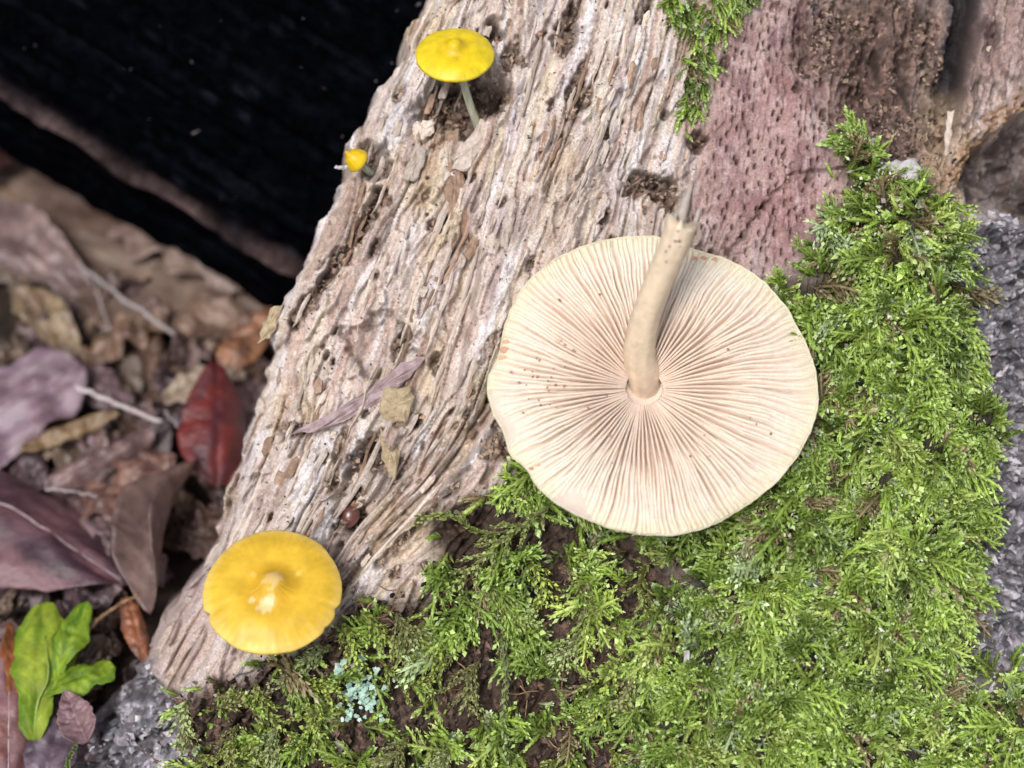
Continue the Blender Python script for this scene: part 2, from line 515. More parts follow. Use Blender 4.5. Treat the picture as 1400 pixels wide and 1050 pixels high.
hollow(958, 186, 17, 20, 0.3, 0.1, 0.8)
hollow(780, 45, 24, 48, 0.18, 0.35)
hollow(792, 130, 14, 44, 0.16, 0.3)
hollow(752, 138, 11, 9, 0.2, 0.1, 0.9)
hollow(826, 186, 10, 8, 0.16, 0, 0.9)
hollow(560, 572, 18, 12, 0.2, 0.1, 0.8)
hollow(690, 600, 26, 40, 0.2, 0.5, 0.9)
hollow(640, 705, 60, 22, 0.12, -0.75, 0.4)
groove([(520, 262), (478, 335), (440, 385), (398, 440)], 13, 0.26)
groove([(632, 238), (612, 290), (600, 312)], 6, 0.3, 0.9)
groove([(470, 590), (455, 660)], 9, 0.16, 0.6)
groove([(640, 640), (575, 712), (520, 770)], 8, 0.2, 0.8)
groove([(700, 445), (668, 470), (640, 540)], 6, 0.1, 0.6)
groove([(1000, 345), (1040, 290), (1062, 262), (1092, 232), (1160, 228)], 3.0, 0.10, 0.6)
groove([(1048, 275), (1056, 300), (1050, 330)], 2.4, 0.08, 0.5)
for _ in range(130):                                        # worm holes and small broken pits
    x, y = rng.uniform(330, 1150), rng.uniform(-20, 800)
    if x < edge_at(y) + 25: continue
    rr = rng.uniform(2.5, 9) * (1.0 if rng.random() < 0.85 else 1.8)
    i0, i1 = np.searchsorted(GX, [x - 30, x + 30]); j0, j1 = np.searchsorted(GY, [y - 30, y + 30])
    if i1 - i0 < 3 or j1 - j0 < 3: continue
    sx, sy = PX[j0:j1, i0:i1] - x, PY[j0:j1, i0:i1] - y
    d = np.hypot((sx + sy * 0.35) / rr, sy / (rr * rng.uniform(1, 2.4))) + 0.25 * gn(sx / 6 + x, sy / 6 + y, 90)
    m = 1 - sst(0.5, 1.05, d)
    H[j0:j1, i0:i1] -= m * rng.uniform(0.08, 0.22)
    humus[j0:j1, i0:i1] = np.maximum(humus[j0:j1, i0:i1], m * 0.8)
# open vessels of the pink cross-cut area: rows of short upright slots
slot = np.zeros_like(H)
sx0, sy0 = 12.0, 19.0
gi = np.floor((PX + PY * 0.22) / sx0); 
gj = np.floor((PY + 11 * (np.mod(gi, 2))) / sy0)
k = _h(gi.astype(np.int64), gj.astype(np.int64), 5) / 4096.0
k2 = _h(gi.astype(np.int64) + 77, gj.astype(np.int64), 9) / 4096.0
lx = (PX + PY * 0.22) - (gi + 0.5) * sx0 - (k - 0.5) * 12
ly = (PY + 11 * np.mod(gi, 2)) - (gj + 0.5) * sy0 - (k2 - 0.5) * 16
slot = (1 - sst(0.55, 1.1, np.hypot((lx - ly * 0.18) / 2.0, ly / (3.5 + 4.0 * k)))) * (k2 > 0.36)
slot *= pink
H += pink * (0.05 * fbm(PX / 60, PY / 80, 95, 3) + 0.035 * fbm(PX / 6, PY / 22, 98, 3) + 0.02 * fbm(PX / 4, PY / 5, 99, 1) - 0.08)
H -= 0.15 * slot
# granular crumb relief in hollows, cave and bark
wd, wid = worley(PX / 11, PY / 11, 3)
wd2, wid2 = worley(PX / 6.0, PY / 6.0, 8)
crumbH = (0.55 - wd) * 0.16 + (0.5 - wd2) * 0.06 + (wid - 0.5) * 0.08
humus_m = np.clip(humus + cave * 0.45, 0, 1)
H += humus_m * crumbH * 0.75
H -= cave * (0.55 + 0.3 * fbm(PX / 60, PY / 130, 101, 2))
H += cave * (0.42 * ridged((PX + PY * .2) / 60, PY / 260, 104, 3) + 0.10 * fbm(PX / 14, PY / 40, 105, 3) + 0.13 * fbm(PX / 7, PY / 11, 108, 3) - 0.3 * sst(0.45, 0.9, ridged((PX + PY * .15) / 34, PY / 210, 109, 2)))
H -= holeR * (0.65 + 0.35 * fbm(PX / 22, PY / 30, 107, 3) + crumbH)
wd3, wid3 = worley(PX / 17 + 0.6 * gn(PX / 24, PY / 24, 5), PY / 9 + 0.6 * gn(PX / 24, PY / 24, 6), 13)
bk = ridged(PX / 75 + PY / 190, PY / 46, 112, 3)
H += bark * ((0.5 - wd3) * 0.16 + (wid3 - 0.5) * 0.14 + (0.5 - wd2) * 0.05 + 0.30 * fbm(PX / 70, PY / 45, 110, 4) - 0.35 * sst(0.35, 0.85, bk))
H += barkR * 0.15 - barkL * 0.15
# orange-brown ridge over the hole, standing fibres beside the cave
dr, _ = polydist(PX + 5 * gn(PX / 20, PY / 20, 120), PY, [(1430, 120), (1390, 150), (1345, 195), (1308, 240)])
ridge_o = 1 - sst(4, 24, dr + 10 * fbm(PX / 12, PY / 12, 119, 2))
H += ridge_o * (0.16 + 0.16 * ridged((PX + PY) / 12, (PX - PY) / 60, 121, 3) + 0.16 * fbm(PX / 9, PY / 9, 122, 3))
dr2, _ = polydist(PX + 5 * gn(PX / 20, PY / 40, 123), PY, [(1330, -60), (1325, 60), (1300, 150), (1288, 250)])
ridge_p = (1 - sst(8, 42, dr2)) * sst(90, 170, PY)
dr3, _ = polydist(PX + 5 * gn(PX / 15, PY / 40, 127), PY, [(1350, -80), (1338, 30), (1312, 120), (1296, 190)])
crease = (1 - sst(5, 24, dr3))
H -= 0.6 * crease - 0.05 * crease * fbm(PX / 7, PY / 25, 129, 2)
side_w = sst(1345, 1375, PX + PY * 0.25) * (1 - sst(100, 190, PY + (PX - 1350) * 0.8)) * (1 - crease)
H += side_w * (0.15 + 0.16 * ridged(PX / 14, PY / 90, 128, 3) + 0.06 * fbm(PX / 6, PY / 10, 131, 2))
H += ridge_p * (0.26 + 0.16 * ridged(PX / 10, PY / 70, 124, 3) + 0.07 * fbm(PX / 8, PY / 14, 126, 2)) * (1 - ridge_o * 0.5)
# moss cushions and humus bed under the moss
bed = box_blur(np.clip(mossA + 0.4 * mossB, 0, 1), 14, 2)
soil = np.clip(mossB * 1.1, 0, 1) * (1 - mossA)
H = H * (1 - 0.35 * bed)
H += 0.55 * box_blur(mossA, 22, 2) + 0.30 * mossA * fbm(PX / 75, PY / 75, 130, 3)
H += soil * (crumbH * 0.6 + 0.12 * fbm(PX / 60, PY / 60, 135, 3)) - 0.05 * soil
hx, hy = PX - 1300, PY - 905
H -= 0.6 * (1 - sst(0.4, 1.0, np.hypot(hx / 60, hy / 34)))
# a hollow in the moss behind the lower rim of the upturned cap
H -= 0.55 * (1 - sst(0.4, 1.05, np.hypot((PX - 880) / 170, (PY - 715) / 75)))
H -= 0.35 * (1 - sst(0.5, 1.05, np.hypot((PX - 900) / 240, (PY - 540) / 220)))
# the long left edge rounds over and falls to the ground
H -= 0.42 * (1 - sst(0, 120, ed)) ** 2
H -= 0.25 * (1 - sst(-6, 26, ed))
drop = np.maximum(-ed, 0) / 100.0
H -= np.minimum(9 * drop ** 1.15 + 0.0, 14)
H += np.where(ed < 0, 0.12 * fbm(PX / 12, PY / 30, 140, 2), 0)
# beyond the frame the log rounds off into the ground
H -= 0.9 * np.maximum((PX - 1500) / 100, 0) ** 1.4 + 0.9 * np.maximum((PY - 1180) / 100, 0) ** 1.5 + 0.25 * np.maximum((-200 - PY) / 100, 0) ** 1.6
H = np.maximum(H, -30)

def interp_grid(F, px, py):
    fi = np.clip(np.interp(px, GX, np.arange(len(GX))), 0, len(GX) - 1.001)
    fj = np.clip(np.interp(py, GY, np.arange(len(GY))), 0, len(GY) - 1.001)
    i, j = fi.astype(int), fj.astype(int); a, b = fi - i, fj - j
    return (F[j, i] * (1 - a) + F[j, i + 1] * a) * (1 - b) + (F[j + 1, i] * (1 - a) + F[j + 1, i + 1] * a) * b

HS = box_blur(H, 8, 2)                                      # smoothed, for slopes and seating
def surf(px, py, smooth=True):
    """working-frame point of the log surface at log-face coordinates"""
    h = interp_grid(HS if smooth else H, px, py)
    return np.stack([(np.asarray(px) - 700) / 100, (525 - np.asarray(py)) / 100, h], -1)

# colours of the wood, with shade painted into cracks, slots and crease
def mixc(c, col, m):
    return c + (np.asarray(col) - c) * np.clip(m, 0, 1)[..., None]
C = np.zeros(H.shape + (3,)) + np.array([0.70, 0.59, 0.52])
st1 = fbm(A * 5, B * 0.35, 200, 3); st2 = fbm(A * 22, B * 0.9, 204, 3); pat = fbm(PX / 130, PY / 160, 208, 3); pat2 = fbm(PX / 40, PY / 60, 211, 3)
C = mixc(C, (0.82, 0.79, 0.81), sst(0.0, 0.6, st1) * 0.85)          # silvered fibres
C = mixc(C, (0.62, 0.46, 0.40), sst(0.1, 0.7, -st1) * 0.8)           # pinkish inner wood
C = mixc(C, (0.84, 0.81, 0.83), sst(0.1, 0.6, fbm(A * 9 + 3, B * 0.22, 230, 3)) * 0.7)
C = mixc(C, (0.78, 0.67, 0.50), sst(0.1, 0.6, fbm(A * 7 + 9, B * 0.3, 233, 3)) * 0.65)
C = mixc(C, (0.60, 0.45, 0.27), sst(0.1, 0.6, pat) * 0.55)
C = mixc(C, (0.50, 0.36, 0.32), sst(0.2, 0.6, fbm(A * 4 + 1, B * 0.5, 236, 3)) * 0.6)          # ochre stain
C = mixc(C, (0.33, 0.29, 0.16), sst(0.35, 0.8, pat2) * 0.4)          # faint algae
C = mixc(C, (0.40, 0.28, 0.22), sst(0.2, 0.7, st2) * 0.35)
gran = fbm(PX / 6, PY / 9, 218, 3)
C = mixc(C, (0.30, 0.20, 0.165), sst(0.35, 0.85, gran) * 0.6)
C = mixc(C, (0.76, 0.72, 0.71), sst(0.3, 0.8, -gran) * 0.5)
C = mixc(C, (0.44, 0.35, 0.37), sst(0.1, 0.6, fbm(PX / 60, PY / 110, 221, 3)) * 0.35)
C = mixc(C, (0.68, 0.64, 0.63), sst(0.25, 0.8, -st2) * 0.5)
C = mixc(C, (0.14, 0.08, 0.06), crack * fib * 0.2)  # brown stain in the cracks, also deepening their shade
rot = sst(0.28, 0.6, fbm(A * 4.0, B * 0.8, 228, 3)) * fib
C = mixc(C, (0.32, 0.21, 0.165), rot * 0.5)
low = sst(250, 0, PX - edge_at(PY)) * sst(640, 860, PY)
C = mixc(C, (0.50, 0.39, 0.38), low * 0.6)
C = mixc(C, (0.36, 0.20, 0.205), pink * (0.7 + 0.3 * pat))
C = mixc(C, (0.20, 0.105, 0.12), pink * sst(0.0, 0.6, fbm(PX / 45, PY / 60, 223, 3)) * 0.6)
C = mixc(C, (0.60, 0.46, 0.45), pink * sst(0.1, 0.6, fbm(PX / 6, PY / 24, 214, 2)) * 0.6)
C = mixc(C, (0.28, 0.16, 0.15), pink * sst(0.0, 0.5, -fbm(PX / 50, PY / 50, 216, 3)) * 0.5)
C = mixc(C, (0.075, 0.035, 0.03), slot * 0.45)  # darkening painted into the pores, adding to their shade
hc = np.stack([0.05 + 0.24 * wid * wid2, 0.028 + 0.16 * wid * wid2, 0.02 + 0.115 * wid * wid2], -1)
C = C + (hc - C) * np.clip(humus * 0.85, 0, 1)[..., None]
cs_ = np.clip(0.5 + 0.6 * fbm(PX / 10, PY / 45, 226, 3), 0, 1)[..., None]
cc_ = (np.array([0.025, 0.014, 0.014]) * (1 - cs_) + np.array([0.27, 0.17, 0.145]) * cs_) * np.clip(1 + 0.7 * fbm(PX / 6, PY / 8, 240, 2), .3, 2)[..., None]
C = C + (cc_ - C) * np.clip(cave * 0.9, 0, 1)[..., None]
bc = 0.13 + 0.48 * (wid3 * 0.6 + wid2 * 0.4) ** 2 * (0.5 + 0.9 * sst(-0.4, 0.5, fbm(PX / 45, PY / 45, 114, 3)))
bcol = np.stack([bc * 0.98, bc * 0.93, bc * 1.02], -1)
C = C + (bcol - C) * np.clip(bark, 0, 1)[..., None]
C = mixc(C, (0.06, 0.042, 0.045), holeR * (0.75 + 0.25 * pat2))
C = mixc(C, (0.40, 0.22, 0.10), ridge_o * (1 - mossA) * (0.6 + 0.5 * fbm(PX / 8, PY / 8, 241, 2)))
C = mixc(C, (0.012, 0.012, 0.017), (1 - sst(16, 34, dr3)) * (1 - sst(150, 215, PY)) * 0.95)  # near-black strip painted along the crease as its shade
C = mixc(C, (0.40, 0.28, 0.26), side_w * 0.75)
C = mixc(C, (0.10, 0.065, 0.065), side_w * sst(0.0, 0.5, fbm(PX / 12, PY / 80, 229, 3)) * 0.8)
C = mixc(C, (0.50, 0.37, 0.25), ridge_p * (1 - ridge_o) * 0.8)
sc_ = np.stack([0.03 + 0.11 * wid * wid2, 0.018 + 0.068 * wid * wid2, 0.013 + 0.045 * wid * wid2], -1)
C = C + (sc_ - C) * np.clip(soil * 0.95, 0, 1)[..., None]
C = mixc(C, (0.02, 0.02, 0.008), np.clip(mossA, 0, 1) * 0.95)  # bed painted near black to deepen shade between moss shoots
C = mixc(C, (0.30, 0.27, 0.13), mossC * 0.5)
C = np.clip(C, 0.01, 0.9)

log = empty('decaying_log', TW((-2.5, -5.5, -3.0)))
tag(log, 'pale rotting log with flaking grey wood and mossy bark beneath the mushrooms', 'log')
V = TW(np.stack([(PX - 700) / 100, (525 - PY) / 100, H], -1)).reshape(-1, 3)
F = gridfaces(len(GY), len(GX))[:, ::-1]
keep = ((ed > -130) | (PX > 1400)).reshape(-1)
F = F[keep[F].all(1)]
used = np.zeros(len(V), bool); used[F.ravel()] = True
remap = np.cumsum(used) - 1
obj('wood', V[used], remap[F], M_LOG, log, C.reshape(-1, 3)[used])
# ------------------------------------------------------------------ the upturned mushroom
OUT = [(905, 318), (960, 338), (1000, 349), (1050, 380), (1095, 440), (1118, 500), (1119, 560), (1097, 610), (1062, 655), (1010, 695),
       (952, 722), (900, 728), (850, 723), (800, 706), (760, 686), (728, 658), (721, 637), (696, 624), (690, 592), (670, 556), (664, 520),
       (682, 489), (691, 440), (715, 390), (760, 351), (820, 326)]
CX, CY = 880.0, 532.0
_oa = np.array([math.atan2(-(y - CY), x - CX) for x, y in OUT]); _or = np.array([math.hypot(x - CX, y - CY) for x, y in OUT]) / 100
_o = np.argsort(_oa); _oa, _or = _oa[_o], _or[_o]
_oa = np.concatenate([_oa - 2 * math.pi, _oa, _oa + 2 * math.pi]); _or = np.tile(_or, 3)
CW = 1.15                                                   # height of the cap's middle over the log face
CC = at(CX, CY, CW)
CSC = (DIST - CW) / DIST
def cap_R(th):
    t = (np.asarray(th) + math.pi) % (2 * math.pi) - math.pi
    r = np.interp(t, _oa, _or)
    r = (r + np.interp(t - 0.05, _oa, _or) + np.interp(t + 0.05, _oa, _or)) / 3
    return CSC * r * (1 + 0.006 * gn(t * 9, t * 0, 300) + 0.005 * gn(t * 22, t * 0 + 5, 301))
def cap_point(th, t, lift):
    """point at polar angle th, share t of the radius, lift over the rim plane (working frame)"""
    r = t * cap_R(th)
    u, v = r * np.cos(th), r * np.sin(th)
    tilt = -0.26 * v - 0.06 * u
    rimwave = t ** 3 * (0.11 * gn(th * 1.6, np.zeros_like(th) + 2, 305) + 0.05 * gn(th * 4.5, np.zeros_like(th) + 4, 306) + 0.05 * np.sin(3 * th + 1))
    return np.stack([CC[0] + u, CC[1] + v, CC[2] + tilt + rimwave + lift], -1)
def crest(t):
    return 0.20 * np.sin(math.pi * np.clip(t, 0, 1) ** 0.85) - 0.30 * (1 - t) ** 3.4
def gillh(t):
    return 0.03 + 0.145 * np.sin(math.pi * np.clip(t * 0.97 + 0.03, 0, 1) ** 0.75)
def flesh(t):
    return crest(t) - gillh(t)
mush = empty('mushroom', TW(CC + np.array([0, 0, -0.9])))
tag(mush, 'large upturned mushroom showing cream gills and a bent translucent stem', 'mushroom')
# cap: underside flesh, rim and rounded yellow back in one closed skin
nth = 220
th = np.linspace(-math.pi, math.pi, nth, endpoint=False)
rows, cols = [], []
for t in np.linspace(0.02, 0.985, 16):
    rows.append(cap_point(th, np.full(nth, t), flesh(t) - 0.01)); cols.append(np.tile([0.80, 0.66, 0.55], (nth, 1)))
for t, l, c in ((0.998, 0.0, (0.76, 0.70, 0.46)), (1.0, -0.02, (0.72, 0.64, 0.32)), (0.985, -0.045, (0.62, 0.48, 0.10))):
    rows.append(cap_point(th, np.full(nth, t), l)); cols.append(np.tile(c, (nth, 1)))
for t in np.linspace(0.94, 0.02, 14):
    rows.append(cap_point(th, np.full(nth, t), -0.09 - 0.70 * (1 - t * t))); cols.append(np.tile([0.55, 0.36, 0.03], (nth, 1)))
v = np.concatenate(rows); c = np.concatenate(cols)
f = gridfaces(len(rows), nth, True)
cap = obj('cap', TW(v), f, M_GILL, mush, c)
# gills: each a thin curved blade under the cap
GI = 0
NG = 88
def gill(th0, t0, t1, seed):
    r = np.random.default_rng(seed)
    n = 11
    t = np.linspace(t0, t1, n)
    R = float(cap_R(th0))
    wob = 0.010 * gn(t * 3.0 + seed * 3.7, t * 0 + th0 * 5, 310) + 0.008 * gn(t * 9 + th0 * 3, t * 0 + th0 * 4, 311)
    wob += 0.045 * gn(t * 1.8, t * 0 + th0 * 2.2, 312)
    tha = th0 + wob * (0.5 + t)
    fade = sst(0.0, 0.5, (t - t0) / (t1 - t0) + 0.02) if t0 > 0.2 else np.ones(n)
    lean = 0.25 * gn(np.array([th0 * 1.4 + 9]), np.array([1.0]), 315)[0] + 0.35 * max(0.0, math.cos(th0 - 0.15)) - 0.22 * max(0.0, math.cos(th0 - 2.9))
    hgt = gillh(t) * fade * r.uniform(0.90, 1.03) * (1 + 0.06 * gn(t * 7 + seed, t * 0, 318))
    hgt[-1] *= 0.55
    half0 = math.pi * t * R / NG * (1.0 if t0 < 0.2 else 0.6 if t0 < 0.7 else 0.3) * (0.15 + 0.85 * fade); half1 = 0.010 + 0.007 * t
    # the vertices: base pair, upper pair (slightly swollen crest), tip
    dth = lambda d: d / np.maximum(t * R, 0.12)
    sh = lean * hgt * 0.6
    P = [cap_point(tha - dth(half0), t, flesh(t) - 0.03), cap_point(tha + dth(sh * .8 - half1), t, flesh(t) + hgt * 0.86),
         cap_point(tha + dth(sh), t, flesh(t) + hgt), cap_point(tha + dth(sh * .8 + half1), t, flesh(t) + hgt * 0.86),
         cap_point(tha + dth(half0), t, flesh(t) - 0.03)]
    V_ = np.stack(P, 1).reshape(-1, 3)
    base = np.array([0.80, 0.63, 0.52]); tip = np.array([0.88, 0.81, 0.70])
    blush = math.exp(-((th0 - 2.3) / 0.5) ** 2) * 0.8 + math.exp(-((th0 - 4.9) / 0.45) ** 2) * 0.55 + math.exp(-(((th0 + 0.1) % 6.283 - 0.5) / 0.5) ** 2) * 0.3
    base = base * (1 - 0.5 * blush) + np.array([0.76, 0.42, 0.29]) * 0.5 * blush
    tip = tip * (1 - 0.35 * blush) + np.array([0.86, 0.62, 0.50]) * 0.35 * blush
    pk = 0.5 + 0.5 * gn(np.array([th0 * 1.2]), np.array([7.0]), 320)[0]
    inner = np.clip(1 - t * 1.15, 0, 1)[:, None]
    tipc = tip * (1 - inner * 0.75) + np.array([0.82, 0.58, 0.46]) * inner * 0.75
    tipc = tipc * (1 - 0.25 * pk) + np.array([0.82, 0.64, 0.52]) * 0.25 * pk
    rimc = np.clip((t - 0.86) / 0.14, 0, 1)[:, None]
    tipc = tipc * (1 - rimc * 0.6) + np.array([0.85, 0.77, 0.47]) * rimc * 0.6
    cols = np.stack([np.tile(base, (n, 1)), tipc * 0.97, tipc, tipc * 0.97, np.tile(base, (n, 1))], 1).reshape(-1, 3)
    ff = gridfaces(n, 5)
    o = obj('gill', TW(V_), ff, M_GILL, cap, cols)
    return o
for i in range(NG):
    a0 = 2 * math.pi * (i + rng.uniform(-0.16, 0.16)) / NG
    gill(a0, 0.115, 0.985, i)
    a1 = a0 + math.pi / NG * rng.uniform(0.85, 1.15)
    gill(a1, rng.uniform(0.22, 0.55), 0.985, 500 + i)
    if i % 3 == 1:
        gill(a0 + math.pi / NG * 0.5, rng.uniform(0.74, 0.86), 0.985, 1000 + i)
# stem
sp = spline([at(883, 540, 0.60), at(879, 512, 0.92), at(874, 478, 1.18), at(884, 430, 1.48), at(906, 372, 1.78), at(922, 335, 1.94), at(931, 306, 2.02)], 30)
sr = np.interp(np.linspace(0, 1, 30), [0, 0.12, 0.3, 0.55, 0.8, 1], [0.235, 0.225, 0.215, 0.188, 0.19, 0.205])
sv, sf = tube(sp, sr, 22, 0.03, 5)
ring = np.concatenate([np.repeat(np.arange(30), 22), [0, 29]])
tt = ring / 29.0
sc = np.stack([np.interp(tt, [0, .3, 1], [.70, .68, .66]), np.interp(tt, [0, .3, 1], [.52, .55, .54]), np.interp(tt, [0, .3, 1], [.38, .40, .40])], -1)
sc *= (1 + 0.16 * gn(np.tile(np.arange(len(sv)) % 22, 1) * 0.9, tt * 3, 330))[:, None]
top = ring == 29
sv[top] += (np.array([0.03, 0.10, 0.05]) * rng.uniform(-0.6, 1.0, (top.sum(), 1)))
stem = obj('stem', TW(sv), sf, M_STEM, mush, sc)
# torn translucent skin and a few ragged fibres at the broken end
def blade_strip(path, widths, normal, thick=0.012):
    path = np.asarray(path, float); n = len(path)
    tan = np.gradient(path, axis=0); tan /= np.linalg.norm(tan, axis=1)[:, None]
    nrm = np.asarray(normal, float)
    s = np.cross(tan, nrm); s /= np.linalg.norm(s, axis=1)[:, None]
    up = np.cross(s, tan)
    wv = np.asarray(widths)[:, None]
    a = path - s * wv; b = path + s * wv
    v = np.stack([a, path + up * thick, b, path - up * thick], 1).reshape(-1, 3)
    f = gridfaces(n, 4, True)
    e0 = np.array([[3, 2, 1, 0]]); e1 = np.array([[4 * n - 4, 4 * n - 3, 4 * n - 2, 4 * n - 1]])
    return v, [f, e0, e1]
for pts, w0 in (([(928, 322, 1.92), (936, 288, 1.80), (948, 248, 1.55)], 0.10), ([(946, 320, 2.0), (953, 300, 1.92), (957, 284, 1.86)], 0.05), ([(908, 322, 2.0), (908, 306, 1.98), (912, 296, 1.95)], 0.045),
                ([(920, 318, 2.05), (922, 302, 2.05), (926, 290, 2.0)], 0.05)):
    p = spline([at(*q) for q in pts], 9)
    wv = w0 * np.interp(np.linspace(0, 1, 9), [0, .4, .8, 1], [1, .9, .6, .2]) * (1 + 0.2 * rng.normal(size=9))
    bv, bf = blade_strip(p, wv, (0.3, -0.2, 1), 0.01)
    obj('torn_fibre', TW(bv), bf, M_STEM, stem, np.tile([0.50, 0.43, 0.38], (len(bv), 1)))
# reddish bruises are part of the gill tissue: small wet scraps stuck along the rim
def scrap(name, px, py, w, size, mat, parent, seed, col=None, squash=0.5, flat=0.5):
    r = np.random.default_rng(seed)
    k = 7
    base = at(px, py, w)
    rings = []
    for z, s in ((-0.5, 0.75), (0.1, 1.0), (0.5, 0.6)):
        a = np.arange(k) * 2 * math.pi / k + r.random() * 0.5
        rr = size * s * r.uniform(0.65, 1.2, k)
        rings.append(np.stack([base[0] + np.cos(a) * rr, base[1] + np.sin(a) * rr * squash, np.full(k, base[2] + z * size * flat)], -1))
    v = np.concatenate(rings + [base[None] + [[0, 0, 0.55 * size * flat]]])
    f = [gridfaces(3, k, True), np.stack([np.full(k, 3 * k), 2 * k + np.arange(k), 2 * k + (np.arange(k) + 1) % k], -1)]
    return obj(name, TW(v), f, mat, parent, None if col is None else np.tile(col, (len(v), 1)), smooth=False)
for i in range(46):                                         # grains of dirt on the gills
    if i < 26: x, y = rng.normal(728, 30), rng.normal(520, 26)
    else: x, y = rng.uniform(740, 1060), rng.uniform(400, 660)
    th_ = math.atan2(-(y - CY), x - CX); t_ = math.hypot(x - CX, y - CY) / 100 * CSC / float(cap_R(th_))
    if t_ > 0.95 or (850 < x < 960 and y < 560): continue
    q = cap_point(np.array([th_]), np.array([t_]), crest(t_))[0]
    pxx = q[0] * DIST / (DIST - q[2]) * 100 + 700; pyy = 525 - q[1] * DIST / (DIST - q[2]) * 100
    scrap('dirt_grain', pxx, pyy, q[2] + 0.005, rng.uniform(0.010, 0.022), M_ROOT, cap, 2000 + i, squash=0.9)
for i in range(9):                                          # soil specks on the stem end
    k = int(rng.integers(20, 29)); a = rng.uniform(-0.8, 0.8)
    scrap('dirt_grain', 905 + (k - 20) * 3.2 + a * 16, 372 - (k - 20) * 7, float(sp[k][2]) + 0.2 * math.cos(a), rng.uniform(0.010, 0.02), M_ROOT, stem, 2300 + i, squash=0.9)
for x, y, s in ((672, 486, .05), (680, 476, .06), (688, 466, .05), (764, 466, .05), (772, 472, .03), (955, 350, .05), (968, 349, .05), (985, 348, .04), (724, 640, .035), (735, 634, .03)):
    th_ = math.atan2(-(y - CY), x - CX); t_ = min(0.97, math.hypot(x - CX, y - CY) / 100 * CSC / float(cap_R(th_)))
    q = cap_point(np.array([th_]), np.array([t_]), crest(t_))[0]
    pxx = q[0] * DIST / (DIST - q[2]) * 100 + 700; pyy = 525 - q[1] * DIST / (DIST - q[2]) * 100
    scrap('bruise_scrap', pxx, pyy, q[2], s, M_SEED2, cap, int(x * 7 + y), squash=0.7, flat=0.3)

